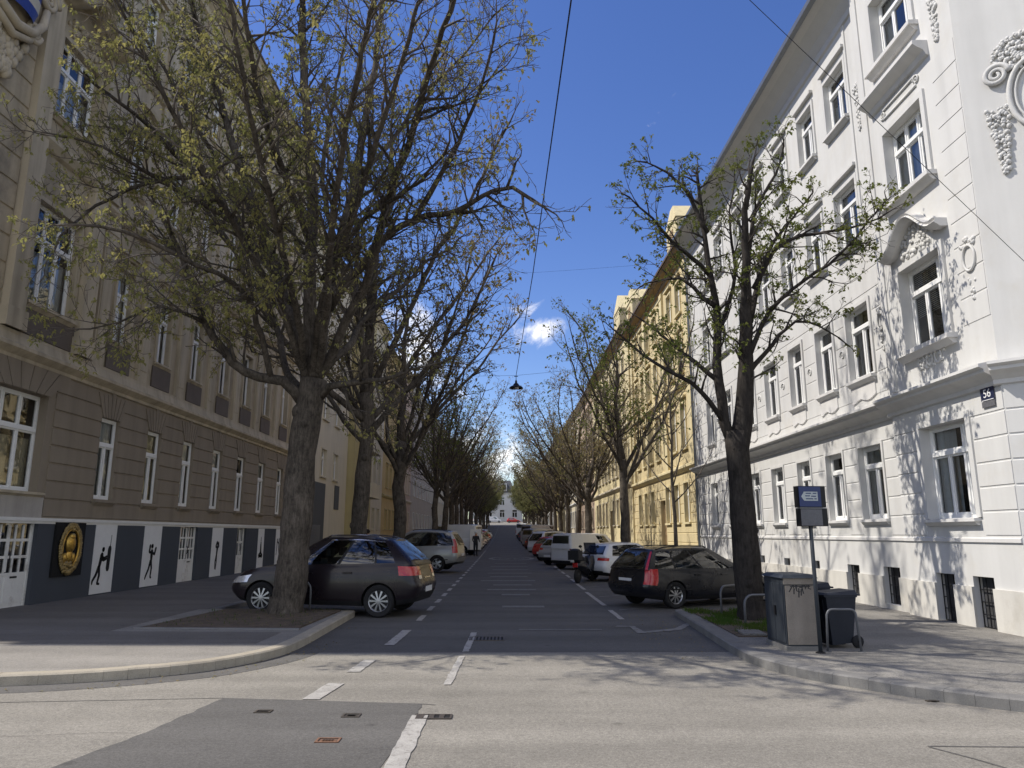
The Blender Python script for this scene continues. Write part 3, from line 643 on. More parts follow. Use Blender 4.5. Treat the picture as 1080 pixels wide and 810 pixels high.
# ===== left: taupe apartment house with the boxing gym in its base
LX=-10.8; F=FL(LX); A0,A1=12.8,36.9
LB=thing('apartment_building','large taupe and weathered beige apartment house with blue-grey painted base and white boxer panels','building',(LX,24,0))
LB.location=(0,0,0)
cols=[(19.4,20.3),(21.97,22.85),(24.45,25.3),(27.0,27.88),(29.5,30.4),(32.05,32.95),(34.75,35.6)]
gops=[(15.15,17.08,2.64,4.86)]+[(a,b_,2.60,4.76) for a,b_ in cols]
dops=[(15.55,17.2,.12,2.0),(24.72,26.15,.12,2.0)]
wall(F,A0,A1,2.06,5.75,gops,M['brown_wall'],LB,name='ground_floor_wall',reveal=.26)
wall(F,A0,A1,0,2.0,dops+[(29.98,31.0,.12,1.98)],M['navy_wall'],LB,name='painted_base_wall',n=.06,reveal=.3)
b=MB(); b.box(A0-.02,A1,0,.10,1.985,2.06,P=F); b.box(A0-.02,A1,0,.07,1.93,1.985,P=F); b.build('white_band',M['white_band'],LB)
b=MB(); b.box(12.8,17.25,0.0,.075,2.062,2.52,P=F); b.build('pale_plaster_field',M['pale_plinth'],LB)
courses(F,17.35,A1,2.08,5.45,.42,gops,M['brown_wall'],LB,margin=.0,t=.03,g=.03)
courses(F,A0,15.1,2.55,5.45,.42,gops,M['brown_wall'],LB,margin=.0,t=.03,g=.03)
b=MB()   # flat-arch voussoirs over each ground-floor window
for (p,q,r,s) in gops:
    b=MB(); c=(p+q)/2; w_=(q-p); k=7
    for i in range(k):
        x0=c+(i-k/2)*w_*1.0/k; x1=c+(i+1-k/2)*w_*1.0/k; X0=c+(i-k/2)*w_*1.75/k; X1=c+(i+1-k/2)*w_*1.75/k
        zt=s+.62+(.08 if i==k//2 else 0); e=.014
        b.hexa([F(x0+e,.02,s+.01),F(x1-e,.02,s+.01),F(X1-e,.02,zt),F(X0+e,.02,zt),F(x0+e,.055,s+.01),F(x1-e,.055,s+.01),F(X1-e,.055,zt),F(X0+e,.055,zt)])
    b.build('flat_arch',M['brown_wall'],LB)

window(F,16.12,2.64,1.93,2.22,'triple',LB,trans=.36,curt='drape',depth=.2)
for i,(a,b_) in enumerate(cols): window(F,(a+b_)/2,2.60,b_-a,2.16,'double',LB,trans=.33,curt=['curtain','drape','curtain'][i%3],seed=[5,5,10,5,3,5,5][i],depth=.07)
sill(F,15.15,17.08,2.64,M['beige_trim'],LB,out=.16,h=.07)
for a,b_ in cols: sill(F,a,b_,2.60,M['brown_wall'],LB,out=.14,h=.09)
# first cornice
cornice(F,A0-.05,A1,5.45,[(0.0,0),(.06,.02),(.06,.10),(.14,.16),(.22,.22),(.22,.30),(.16,.34),(.12,.52),(.12,.60)],M['beige_trim'],LB,name='first_cornice')
# upper floors
U=[(a,b_) for a,b_ in cols]
f1=[(15.78,17.5,6.86,9.3)]+[(a,b_,6.88,9.0) for a,b_ in U]
f2=[(15.85,17.5,11.55,13.6)]+[(a,b_,11.4,13.5) for a,b_ in U]
f3=[(15.85,17.5,16.0,18.0)]+[(a,b_,15.9,17.8) for a,b_ in U]
wall(F,A0,A1,5.75,20.6,f1+f2+f3,M['beige_wall'],LB,name='upper_wall',reveal=.24)
core(F,A0,A1,0,20.6,13,M['beige_wall'],LB)
gable_roof(F,A0-.3,A1+.1,20.9,13,3.2,M['roof'],LB,over=.75)
cornice(F,A0-.1,A1,20.0,[(0,0),(.1,.05),(.1,.3),(.35,.5),(.6,.62),(.6,.8),(.72,.9)],M['beige_trim'],LB,name='eaves_cornice')
b=MB()
for a,b_ in [(15.78,17.5)]+U: b=MB(); b.box(a-.16,b_+.16,.02,.05,6.10,6.74,P=F); b.build('apron_panel',M['brown_panel'],LB)
b=MB(); b.box(A0,15.6,0,.028,5.98,6.0,P=F)
for z0 in (10.2,14.75): 
    pass
b=MB()  # pilasters between window axes
edges=[15.42,17.86]; mids=[(U[i][1]+U[i+1][0])/2 for i in range(6)]+[36.4]
for c in [18.75]+mids:
    b=MB(); b.box(c-.27,c+.27,0,.10,6.06,10.1,P=F); b.box(c-.33,c+.33,0,.13,9.7,10.1,P=F); b.box(c-.2,c+.2,.10,.12,6.4,9.5,P=F)
    b.box(c-.27,c+.27,0,.08,10.6,19.9,P=F); b.build('pilaster',M['beige_trim'],LB)
for c in (15.30,17.95): b=MB(); b.box(c-.28,c+.28,0,.19,6.06,15.2,P=F); b.box(c-.34,c+.34,0,.235,6.06,6.5,P=F); b.box(c-.28,c+.28,0,.17,15.2,19.9,P=F); b.build('pilaster',M['beige_trim'],LB)
b=MB()
for (p,q,r,s) in f1+f2+f3: surround(F,p,q,r,s,.10,.05,M['beige_trim'],LB)
b=MB()
for (p,q,r,s) in f1[1:]:
    b=MB(); b.box(p-.2,q+.2,0,.16,s+.42,s+.5,P=F); b.box(p-.14,q+.14,0,.09,s+.34,s+.42,P=F)
    relief(F,(p+q)/2,s+.12,q-p,.22,14,.045,b,seed=int(p*10),base=.02); b.build('window_hood',M['beige_trim'],LB)
for (p,q,r,s) in f2[1:]:
    b=MB(); c=(p+q)/2
    for i in range(8):
        t0,t1=math.pi*i/8,math.pi*(i+1)/8; R0=(q-p)/2+.22
        P0=[(c-R0*math.cos(t),s+.25+R0*.55*math.sin(t)) for t in (t0,t1)]
        b.hexa([F(P0[0][0],0,P0[0][1]),F(P0[1][0],0,P0[1][1]),F(P0[1][0],.17,P0[1][1]),F(P0[0][0],.17,P0[0][1]),F(P0[0][0],0,P0[0][1]+.1),F(P0[1][0],0,P0[1][1]+.1),F(P0[1][0],.2,P0[1][1]+.1),F(P0[0][0],.2,P0[0][1]+.1)])
    relief(F,c,s+.14,q-p,.4,18,.05,b,seed=int(p*10),base=.02); b.build('window_hood',M['beige_trim'],LB)
for (p,q,r,s) in f3[1:]: b=MB(); b.box(p-.18,q+.18,0,.12,s+.2,s+.3,P=F); b.build('window_hood',M['beige_trim'],LB)
# pediment over the wide bay windows and their sills
def swan(F,c,w_,z,out,h,m,parent,name='curved_pediment',n=20,th=.16):
    """curved hood: shoulders, S-curves and a raised middle"""
    b=MB(); pts=[]
    for i in range(n+1):
        u=-1+2*i/n; t=abs(u)
        zz=h*(0 if t>.85 else .5*(1+math.cos(math.pi*(t/.85)))); pts.append((c+u*w_/2,z+zz))
    for i in range(n):
        (p,a),(q,b_)=pts[i],pts[i+1]
        for o0,o1,d0,d1 in ((out*.55,out,0,th*.5),(out,out*.85,th*.5,th*.7),(out*.85,out*.98,th*.7,th)):
            b.hexa([F(p,-.02,a+d0),F(q,-.02,b_+d0),F(q,o0,b_+d0),F(p,o0,a+d0),F(p,-.02,a+d1),F(q,-.02,b_+d1),F(q,o1,b_+d1),F(p,o1,a+d1)])
    return b.build(name,m,parent)
swan(F,16.62,2.5,14.25,.55,.6,M['beige_trim'],LB)
cornice(F,15.3,17.95,10.5,[(0,0),(.1,.05),(.22,.2),(.22,.3)],M['beige_trim'],LB,name='bay_string_course')
cornice(F,17.95,A1,10.15,[(0,0),(.1,.04),(.2,.16),(.2,.24)],M['beige_trim'],LB,name='string_course')
cornice(F,17.95,A1,14.85,[(0,0),(.1,.04),(.2,.16),(.2,.24)],M['beige_trim'],LB,name='string_course')
for (p,q,r,s) in f1[1:]+f2[1:]+f3[1:]: sill(F,p,q,r,M['beige_trim'],LB,out=.12,h=.07)
for (p,q,r,s) in (f1[0],f2[0],f3[0]): sill(F,p,q,r,M['beige_trim'],LB,out=.16,h=.09)
for (p,q,r,s) in (f1[0],f2[0],f3[0]): window(F,(p+q)/2,r,q-p,s-r,'triple',LB,trans=.34,curt='curtain',seed=2)
for i,(p,q,r,s) in enumerate(f1[1:]+f2[1:]+f3[1:]): window(F,(p+q)/2,r,q-p,s-r,'double',LB,trans=.33,curt='curtain',seed=[5,1,4,10,3,2,5][(i*3)%7])
courses(F,A0,15.0,6.2,19.6,.62,[],M['beige_wall'],LB,t=.03,g=.035,name='rusticated_courses')
# string mouldings, niche relief behind the bay window head
b=MB()
relief(F,16.65,13.75,1.4,.55,50,.06,b,seed=5,base=.03); b.build('stucco_relief',M['beige_trim'],LB)
# doors of the base
def glazed_door(F,a0,a1,z0,z1,rows,parent,label=None,colsn=6,slot=True,depth=.16):
    b=MB(); n=-depth; P=lambda a,y,z:F(a,n+y,z); gl=MB()
    b.box(a0,a0+.07,0,.07,z0,z1,P=P); b.box(a1-.07,a1,0,.07,z0,z1,P=P); b.box(a0+.07,a1-.07,0,.07,z1-.07,z1,P=P)
    mid=(a0+a1)/2; lo=z0+(z1-z0)*.38
    b.box(a0+.07,mid-.006,.01,.05,z0,lo,P=P); b.box(mid+.006,a1-.07,.01,.05,z0,lo,P=P)
    for c in (a0+.07,mid-.006): pass
    for p,q in ((a0+.12,mid-.06),(mid+.06,a1-.12)): b.box(p,q,.05,.06,z0+.1,lo-.08,P=P)
    hh=(z1-.07-lo)/rows
    for r in range(rows):
        for c in range(colsn+1):
            x=a0+.07+(a1-a0-.14)*c/colsn; b.box(x-.022,x+.022,.01,.055,lo+r*hh+.03,lo+(r+1)*hh-.03,P=P)
        b.box(a0+.07,a1-.07,.01,.055,lo+r*hh-.03,lo+r*hh+.03,P=P)
    b.box(mid-.05,mid+.05,.055,.07,lo+.05,z1-.12,P=P)
    gl.face([P(a0+.07,.03,lo),P(a1-.07,.03,lo),P(a1-.07,.03,z1-.07),P(a0+.07,.03,z1-.07)])
    d=b.build('door',M['door_white'],parent); d['label']=label or 'white double door with barred glass panes'
    gl.build('pane',M['pane_dark'],d)
    h=MB(); h.tube([P(mid+.03,.10,lo+.2),P(mid+.03,.13,lo+.24),P(mid+.03,.13,lo+.42),P(mid+.03,.10,lo+.46)],.012,6); 
    if slot: h.box(mid+.22,mid+.44,.06,.07,lo-.09,lo-.05,P=P)
    h.build('handle',M['black_metal'],d)
    return d
F6=Fr((LX+.06,0),(0,1),(1,0))
glazed_door(F6,15.55,17.2,.12,2.0,3,LB); glazed_door(F6,24.72,26.15,.12,2.0,3,LB); glazed_door(F6,29.98,31.0,.12,1.98,2,LB,label='white boarded shop window with two dark panes',slot=False,colsn=4)
# white boards with sport silhouettes: flat things fixed on the wall
def fig(b,F,a,z,s,strokes,n):
    for pts,w0,w1 in strokes:
        for i in range(len(pts)-1):
            (x0,z0),(x1,z1)=pts[i],pts[i+1]; k=len(pts)-1; r0=(w0+(w1-w0)*i/k)*s; r1=(w0+(w1-w0)*(i+1)/k)*s
            A=Vector((a+x0*s,z+z0*s)); B=Vector((a+x1*s,z+z1*s)); d=(B-A); 
            if d.length<1e-5: continue
            d.normalize(); t=Vector((-d.y,d.x))
            poly=[A+t*r0,A-t*r0,B-t*r1,B+t*r1]
            b.hexa([F(p.x,n,p.y) for p in poly]+[F(p.x,n+.004,p.y) for p in poly])
            for Cc,r in ((A,r0),(B,r1)):
                pl=[Cc+Vector((math.cos(q*math.pi/4)*r,math.sin(q*math.pi/4)*r)) for q in range(8)]
                b.face([F(p.x,n+.0042,p.y) for p in pl])
def board(a0,a1,z0,z1,label,strokes,s=1.0,za=.0):
    b=MB(); b.box(a0,a1,.062,.075,z0,z1,P=F); o=b.build('wall_panel',M['panel_white']); tag(o,label,'panel','white sport panels on the blue-grey wall')
    q=MB(); fig(q,F,(a0+a1)/2,(z0+z1)/2+za,s,strokes,.0765); f=q.build('silhouette',M['silhouette'],o)
# strokes: ([(a,z)...], width start, width end); a runs away from the camera
punch=[([(-.08,.24),(-.07,.25)],.065,.065),([(-.12,.10),(-.2,-.2)],.075,.06),([(-.2,-.2),(-.16,-.42),(-.22,-.62),(-.13,-.64)],.055,.03),([(-.22,-.2),(-.32,-.40),(-.46,-.55),(-.47,-.62)],.055,.03),([(-.12,.06),(.0,.02),(.13,.06)],.035,.03),([(-.14,.02),(-.02,-.04),(.12,.0)],.035,.03),([(.24,.26),(.22,-.26)],.085,.08),([(.26,.34),(.28,.62)],.012,.006)]
guard=[([(.0,.28),(.01,.29)],.07,.07),([(0,.12),(.0,-.12)],.085,.06),([(.0,.1),(.18,.05),(.24,.22)],.035,.05),([(-.04,.1),(-.16,.12),(-.13,.3)],.035,.05),([(0,-.14),(.06,-.36),(.03,-.62),(.08,-.64)],.055,.03),([(-.03,-.14),(-.12,-.38),(-.26,-.58),(-.3,-.66)],.055,.03)]
hook=[([(.05,.28),(.05,.3)],.06,.06),([(.03,.16),(0,-.1)],.08,.06),([(.03,.14),(-.12,.2),(-.02,.36)],.035,.05),([(.05,.14),(.16,.2),(.12,.34)],.035,.045),([(0,-.12),(.02,-.36),(-.02,-.62)],.055,.03),([(-.02,-.12),(-.1,-.36),(-.08,-.60)],.05,.03)]
yoga=[([(0,.16),(0,.17)],.06,.06),([(0,.1),(.02,-.22)],.07,.09),([(.0,.25),(.0,.42)],.03,.02),([(.02,-.25),(.22,-.36),(-.2,-.42)],.06,.05),([(-.02,-.25),(-.22,-.36),(.2,-.42)],.06,.05)]
pair=[([(-.14,.4),(-.16,.1),(-.22,-.3)],.05,.03),([(.12,.42),(.1,.05),(.2,-.3)],.05,.03),([(-.1,.3),(.1,.2)],.03,.03)]
board(19.62,20.68,.16,1.93,'white wall panel with a black boxer silhouette punching a hanging bag',punch)
board(22.27,23.38,.16,1.93,'white wall panel with a black silhouette boxer standing in guard with one knee bent',guard)
board(27.42,28.45,.16,1.92,'white wall panel with a slim black figure raising both fists, right of the second white door',hook)
board(32.5,33.3,.16,1.92,'white wall panel with a black seated figure silhouette above the dark car bonnet',yoga,za=.1)
board(35.0,35.75,.16,1.92,'white wall panel with two dark strokes, last one before the tree trunk',pair)
# gilded medallion on a dark board
md=thing('medallion','gilded oval wreath medallion on a square black board beside the first white door','wall emblem',F(18.45,.06,1.35))
b=MB(); P=lambda a,n,z:(n,a,z)
b.box(-.62,.62,.005,.05,-.66,.62,P=lambda x,y,z:(y,x,z)); b.build('board',M['dark'],md)
Fm=Fr((0,0),(0,1),(1,0)); b=MB()
rnd=random.Random(3)
for i in range(60):
    t=2*math.pi*i/60
    for k in range(2):
        rr=(.40+.055*k+rnd.uniform(-.015,.015)); b.sphere(Fm(rr*math.cos(t)*.95,.075+.015*rnd.random(),.53*math.sin(t)*(1+.1*k)),(.028,.05,.05),6,4)
relief(Fm,0,-.60,.55,.26,30,.05,b,seed=9,base=.08); relief(Fm,0,.44,.3,.14,12,.04,b,seed=2,base=.08)
b.build('wreath',M['gold_old'],md,smooth=True)
b=MB(); oval(Fm,0,0,.34,.46,b,t=.028,base=.07,n=30); b.build('ring',M['gold'],md,smooth=True)
b=MB()
b.sphere(Fm(0,.06,.12),(.09,.19,.24),12,10); b.sphere(Fm(.0,.055,-.18),(.06,.13,.17),10,8)
b.sphere(Fm(-.17,.055,-.22),(.05,.08,.12),8,6); b.sphere(Fm(.17,.055,-.22),(.05,.08,.12),8,6); b.sphere(Fm(0,.10,.28),(.05,.12,.09),8,6)
b.build('relief_figure',M['gold'],md,smooth=True)
# crest on the pilaster high at the corner: striped shield in scrollwork
cr=thing('coat_of_arms','stucco scroll cartouche holding a blue and cream striped shield, high on the corner','coat of arms',F(13.8,.05,13.3)); cr.scale=(.9,.9,.9)
b=MB()
n=14
for k in range(5):
    z0,z1=.95-.32*k,.95-.32*(k+1)
    def hw(z): return .78*math.sqrt(max(0,1-max(0,(-z))**2/1.0))*(1 if z>-.6 else .98) if z<0 else .78
    for i in range(n):
        a=-1+2*i/n; c=-1+2*(i+1)/n
        def q(u,z): return Fm(u*hw(z),.26+.22*math.sqrt(max(0,1-u*u)),z)
        b.face([q(a,z1),q(c,z1),q(c,z0),q(a,z0)],k%2)
b.build('shield',[M['crest_blue'],M['crest_cream']],cr,smooth=True)
b=MB(); 
b.box(-.95,.95,-.05,.22,-.9,1.2,P=lambda x,y,z:(y,x,z))
spiral(Fm,1.08,.45,.34,b,t=.10,base=.28); spiral(Fm,-1.08,.45,.34,b,t=.10,base=.28,flip=-1,start=math.pi)
spiral(Fm,.72,-.72,.26,b,t=.08,base=.26,flip=-1); spiral(Fm,-.72,-.72,.26,b,t=.08,base=.26)
b.tube([Fm(-1.05,.28,.1),Fm(-.95,.3,-.4),Fm(-.6,.32,-.85),Fm(0,.34,-1.05),Fm(.6,.32,-.85),Fm(.95,.3,-.4),Fm(1.05,.28,.1)],[.09,.11,.12,.13,.12,.11,.09],8)
b.tube([Fm(-.85,.24,-.5),Fm(-.6,.26,-1.05),Fm(0,.28,-1.3),Fm(.6,.26,-1.05),Fm(.85,.24,-.5)],[.06,.09,.1,.09,.06],8)
relief(Fm,0,-1.15,1.5,1.1,120,.10,b,seed=8,base=.12,taper=True)
b.build('scrollwork',M['beige_trim'],cr,smooth=True)

# ===== generic street facade used for the neighbours
def house(name,label,F,a0,a1,zs,m,trim,floors,axis,ww,eave,cat='building',roofm='roof',gf=None,plinth=None,depth=12,wm='win_white',seed=0,z0=0,roofh=2.6,hood=True,base_n=0,fine=True,soffit=None,skip=(),curt='curtain',wkind='double'):
    t=thing(name,label,cat,(0,0,0)); g=z0
    n=max(1,int((a1-a0-.8)/axis)); off=((a1-a0)-n*axis)/2+axis/2
    ax=[a0+off+i*axis for i in range(n)]
    ops=[]
    for fi,(p,q) in enumerate(floors):
        for i,c in enumerate(ax):
            if (fi,i) in skip: continue
            ops.append((c-ww/2,c+ww/2,g+p,g+q))
    door=[]
    if gf is not None: door=[(x,y,g+.1,g+zz) for x,y,zz in gf]; ops=[o for o in ops if not any(d[0]-.2<(o[0]+o[1])/2<d[1]+.2 and o[2]<d[3] for d in door)]
    wall(F,a0,a1,g-1,g+eave,ops+door,m,t,name='wall',reveal=.2)
    core(F,a0,a1,g-1,g+eave,depth,m,t)
    for o in ops:
        w2,hh=(o[1]-o[0])/2,o[3]-o[2]; hd=bool(hood and o[2]-g>4.5); key=('sur',round(w2,2),round(hh,2),hd,trim.name)
        if key not in WIN:
            b=MB(); b.box(-w2-.09,-w2,-.05,0,0,hh); b.box(w2,w2+.09,-.05,0,0,hh); b.box(-w2-.09,w2+.09,-.05,0,hh,hh+.09); b.box(-w2-.14,w2+.14,-.12,.05,-.09,0)
            if hd: b.box(-w2-.16,w2+.16,-.15,0,hh+.24,hh+.33)
            WIN[key]=b.mesh('window_surround_mesh',trim)
        q=bpy.data.objects.new('window_surround',WIN[key]); C.objects.link(q); q.parent=t; q.location=F((o[0]+o[1])/2,0,o[2]); q.rotation_euler=(0,0,F.rot())
    for i,o in enumerate(ops): window(F,(o[0]+o[1])/2,o[2],o[1]-o[0],o[3]-o[2],wkind,t,m=wm,seed=[5,1,3,2,4][(i*7+seed)%5],curt=curt)
    for zc in zs: cornice(F,a0,a1,g+zc,[(0,0),(.08,.04),(.2,.16),(.2,.26),(.1,.32)],trim,t,name='string_course')
    cornice(F,a0,a1,g+eave-.5,[(0,0),(.1,.05),(.12,.2),(.4,.36),(.5,.5)],soffit or trim,t,name='eaves_cornice')
    gable_roof(F,a0,a1,g+eave+.003,depth,roofh,M[roofm],t,over=.55)
    if plinth: 
        b=MB(); x=a0
        for d in sorted(door): b.box(x,d[0],0,.05,g-1,g+.75,P=F); x=d[1]
        b.box(x,a1,0,.05,g-1,g+.75,P=F); b.build('plinth',plinth,t)
    for d in door:
        bb=MB(); bb.box(d[0],d[1],-.25,-.2,d[2],d[3],P=F); mid=(d[0]+d[1])/2
        bb.box(mid-.03,mid+.03,-.2,-.17,d[2],d[3],P=F)
        for zz in (.1,.45,.75): bb.box(d[0]+.1,mid-.1,-.2,-.18,d[2]+(d[3]-d[2])*zz,d[2]+(d[3]-d[2])*(zz+.2),P=F); bb.box(mid+.1,d[1]-.1,-.2,-.18,d[2]+(d[3]-d[2])*zz,d[2]+(d[3]-d[2])*(zz+.2),P=F)
        bb.build('door',M['bark_dark'] if 0 else M['ochre'],t)
    return t,ops,door

# ===== right: white corner house
RX=8.3; F=FR(RX); B0,B1=11.7,31.6
WB=thing('apartment_building','bright white corner apartment house with ornate window hoods and a number plate','building',(0,0,0))
cw=[(15.98,17.05),(17.88,18.82),(19.82,20.7),(21.78,22.74),(23.82,24.8),(26.3,27.25),(28.6,29.5)]
bay=(12.72,14.18)
g0=[(12.72,14.18,1.98,3.72)]+[(a,b_,2.03,3.66) for a,b_ in cw]
base=[(12.52,13.08,.12,.98),(13.62,14.20,.12,.98),(15.75,16.42,.22,1.0),(17.55,18.15,.30,.98)]+[(19.75,20.2,.62,1.0),(21.8,22.25,.65,1.0),(23.9,24.35,.68,1.02),(26.5,26.95,.68,1.02)]
g1=[(12.85,14.28,5.28,6.98)]+[(a-.05,b_-.0,5.24,6.94) for a,b_ in cw]
g2=[(12.85,14.28,8.48,10.1)]+[(a-.05,b_-.0,8.45,10.0) for a,b_ in cw]
g3=[(12.85,14.28,11.70,13.3)]+[(a-.05,b_-.0,11.65,13.15) for a,b_ in cw]
BN=.14
Fb=Fr((RX-BN,0),(0,1),(-1,0))
S=15.15
wall(Fb,B0,S,0,14.7,[g0[0],g1[0],g2[0],g3[0]]+base[:2],M['white_wall'],WB,name='corner_bay_wall',reveal=.22)
wall(F,S,B1,0,14.7,[o for o in g0[1:]+g1[1:]+g2[1:]+g3[1:]+base[2:]],M['white_wall'],WB,name='street_wall',reveal=.17)
b=MB(); b.face([F(S,0,0),Fb(S,0,0),Fb(S,0,14.7),F(S,0,14.7)]); b.build('bay_return',M['white_wall'],WB)
core(F,B0,B1,0,14.7,12,M['white_wall'],WB,front=-.62)
# plinth
b=MB()
def run(P,a0,a1,z0,z1,ops,t,n0=0):
    x=a0
    for o in sorted(ops):
        if o[2]<z1: b.box(x,o[0]-.0,n0,t,z0,z1,P=P); b.box(o[0],o[1],n0,t,z0,o[2],P=P); x=o[1]
    b.box(x,a1,n0,t,z0,z1,P=P)
run(Fb,B0-.02,S+.03,0,.80,[o for o in base[:2]],.045)
run(F,S+.03,B1,0,.80,[o for o in base[2:4]],.045)
b.build('plinth',M['white_plinth'],WB)
cornice(Fb,B0,S,1.55,[(0,0),(.03,.01),(.03,.07),(0,.09)],M['white_trim'],WB,name='plinth_line')
cornice(F,S,B1,1.55,[(0,0),(.03,.01),(.03,.07),(0,.09)],M['white_trim'],WB,name='plinth_line')
courses(Fb,B0+.0,S,1.66,4.1,.41,[g0[0]],M['white_wall'],WB,t=.013,g=.017,margin=.14)
courses(F,S+.02,B1,1.66,4.1,.41,g0[1:],M['white_wall'],WB,t=.013,g=.017,margin=.08)
# main cornice over the ground floor
prof=[(0,0),(.05,.02),(.05,.09),(.14,.16),(.26,.22),(.26,.27),(.34,.31),(.34,.36),(.05,.42)]
FC=Fr((RX-BN,B0),(1,-1),(-1,-1))
for P,a,c in ((Fb,B0,S+.1),(F,S+.1,B1)): cornice(P,a,c,4.10,prof,M['white_trim'],WB,name='main_cornice')
# upper rustication on the bay edge strip and the wall
courses(Fb,B0+.02,12.45,5.3,10.6,.47,[],M['white_wall'],WB,t=.010,g=.015)
courses(F,S+.25,B1,4.75,8.1,.47,g1[1:],M['white_wall'],WB,t=.010,g=.015,margin=.12)
b=MB()
for o in (g1[0],g2[0],g3[0]): surround(Fb,o[0],o[1],o[2],o[3],.12,.05,M['white_wall'],WB)
for o in g1[1:]+g2[1:]+g3[1:]: surround(F,o[0],o[1],o[2],o[3],.09,.04,M['white_wall'],WB)
for o in g0[1:]: surround(F,o[0],o[1],o[2],o[3],.07,.03,M['white_wall'],WB)
surround(Fb,*g0[0],.12,.035,M['white_wall'],WB)
for o in (g0[0],): sill(Fb,o[0],o[1],o[2],M['white_trim'],WB,out=.13,h=.07)
for o in (g1[0],g2[0],g3[0]): sill(Fb,o[0],o[1],o[2],M['white_trim'],WB,out=.2,h=.1,over=.2)
for o in g0[1:]: sill(F,o[0],o[1],o[2],M['white_trim'],WB,out=.1,h=.07)
for i,o in enumerate(g1[1:]+g2[1:]+g3[1:]): sill(F,o[0],o[1],o[2],M['white_trim'],WB,out=.14,h=.08,br=i<7)
for i,o in enumerate((g0[0],g1[0],g2[0],g3[0])): window(Fb,(o[0]+o[1])/2,o[2],o[1]-o[0],o[3]-o[2],'wide' if i in(0,1,3) else 'triple',WB,trans=.30,curt='curtain',seed=3+i,depth=.17)
for i,o in enumerate(g0[1:]+g1[1:]+g2[1:]+g3[1:]): window(F,(o[0]+o[1])/2,o[2],o[1]-o[0],o[3]-o[2],'double',WB,trans=.28,curt='curtain',seed=[5,1,3,2,4,10,1][(i*3+i//7)%7],depth=.11)
# barred basement windows
for i,o in enumerate(base):
    P=Fb if i<2 else F
    b=MB(); w_=o[1]-o[0]; h=o[3]-o[2]; d=.10 if i<4 else .13
    kx=3 if i<4 else 1; kz=4 if i<4 else 1
    for k in range(kx+1):
        x=o[0]+.012+(w_-.024)*k/max(1,kx); b.tube([P(x,-d,o[2]),P(x,-d,o[3])],.011 if i<4 else .008,5)
    for k in range(kz+1):
        z=o[2]+.012+(h-.024)*k/max(1,kz); b.tube([P(o[0],-d-.005,z),P(o[1],-d-.005,z)],.010,5)
    g=b.build('basement_grille',M['black_metal'],WB); b=MB(); b.face([P(o[0],-.155,o[2]),P(o[1],-.155,o[2]),P(o[1],-.155,o[3]),P(o[0],-.155,o[3])]); b.build('pane',M['interior'],g)
# hoods and reliefs over the bay windows
swan(Fb,13.57,2.05,7.28,.26,.52,M['white_trim'],WB,name='curved_hood')
cornice(Fb,12.45,14.68,10.75,[(0,0),(.06,.03),(.10,.12),(.24,.2),(.30,.25),(.30,.33)],M['white_trim'],WB,name='straight_hood')
b=MB()
RW=lambda b,nm: b.build(nm,M['white_wall'],WB,smooth=True)
relief(Fb,13.57,7.12,1.3,.62,90,.035,b,seed=1,base=.02); RW(b,'leaf_relief')
b=MB(); relief(Fb,13.57,4.85,1.1,.34,30,.03,b,seed=12,base=.01)
for dz in (-.28,0,.28): oval(Fb,13.57+dz,5.0,.10,.13,b,t=.02,base=.01,n=16)
RW(b,'apron_relief')
b=MB(); relief(Fb,12.15,12.15,.34,1.3,110,.032,b,seed=4,base=.01,taper=True); RW(b,'garland_relief')
b=MB(); relief(F,15.45,12.15,.30,1.2,90,.030,b,seed=6,base=.01,taper=True); RW(b,'garland_relief')
b=MB(); oval(Fb,12.05,6.45,.16,.23,b,t=.026,base=.02); relief(Fb,12.05,6.66,.42,.16,22,.03,b,seed=21,base=.02); relief(Fb,12.05,6.1,.2,.4,16,.026,b,seed=22,base=.01,taper=True); RW(b,'oval_relief')
b=MB(); oval(F,15.42,6.3,.13,.2,b,t=.022,base=.03); relief(F,15.42,6.46,.36,.14,18,.028,b,seed=23,base=.03); relief(F,15.42,6.0,.18,.36,12,.024,b,seed=24,base=.03,taper=True); RW(b,'oval_relief')
b=MB(); b.box(12.95,14.2,0,.03,10.42,10.47,P=Fb); b.box(12.95,14.2,0,.03,10.62,10.67,P=Fb); spiral(Fb,12.93,10.55,.1,b,t=.02,base=.02,turns=1.5); spiral(Fb,14.22,10.55,.1,b,t=.02,base=.02,turns=1.5,flip=-1); RW(b,'scroll_frieze')
for o in g1[2:]: b=MB(); spiral(F,o[0]-.45,o[2]+.75,.13,b,t=.02,base=.02,turns=1.2); RW(b,'scroll_relief')
for o in g2[1:]+g3[1:]: b=MB(); b.box(o[0]-.12,o[1]+.12,0,.10,o[3]+.26,o[3]+.34,P=F); b.build('window_hood',M['white_wall'],WB)

b=MB()
for a in (15.30,15.8): b=MB(); b.box(a-.05,a+.05,0,.03,8.1,14.3,P=F); b.build('lesene',M['white_wall'],WB)
b=MB(); b.box(14.85,15.0,0,.03,4.6,14.4,P=Fb); b.build('lesene',M['white_wall'],WB)
b=MB(); b.tube([F(S+.1,.06,.8),F(S+.1,.06,14.5)],.018,6); b.tube([F(S+.13,.04,.8),F(S+.13,.04,8)],.01,5); b.build('conduit',M['gutter'],WB)
b=MB(); b.tube([F(B1-.15,.10,.1),F(B1-.15,.10,13.9),F(B1-.15,.5,14.6)],.055,8); b.build('downpipe',M['gutter'],WB)
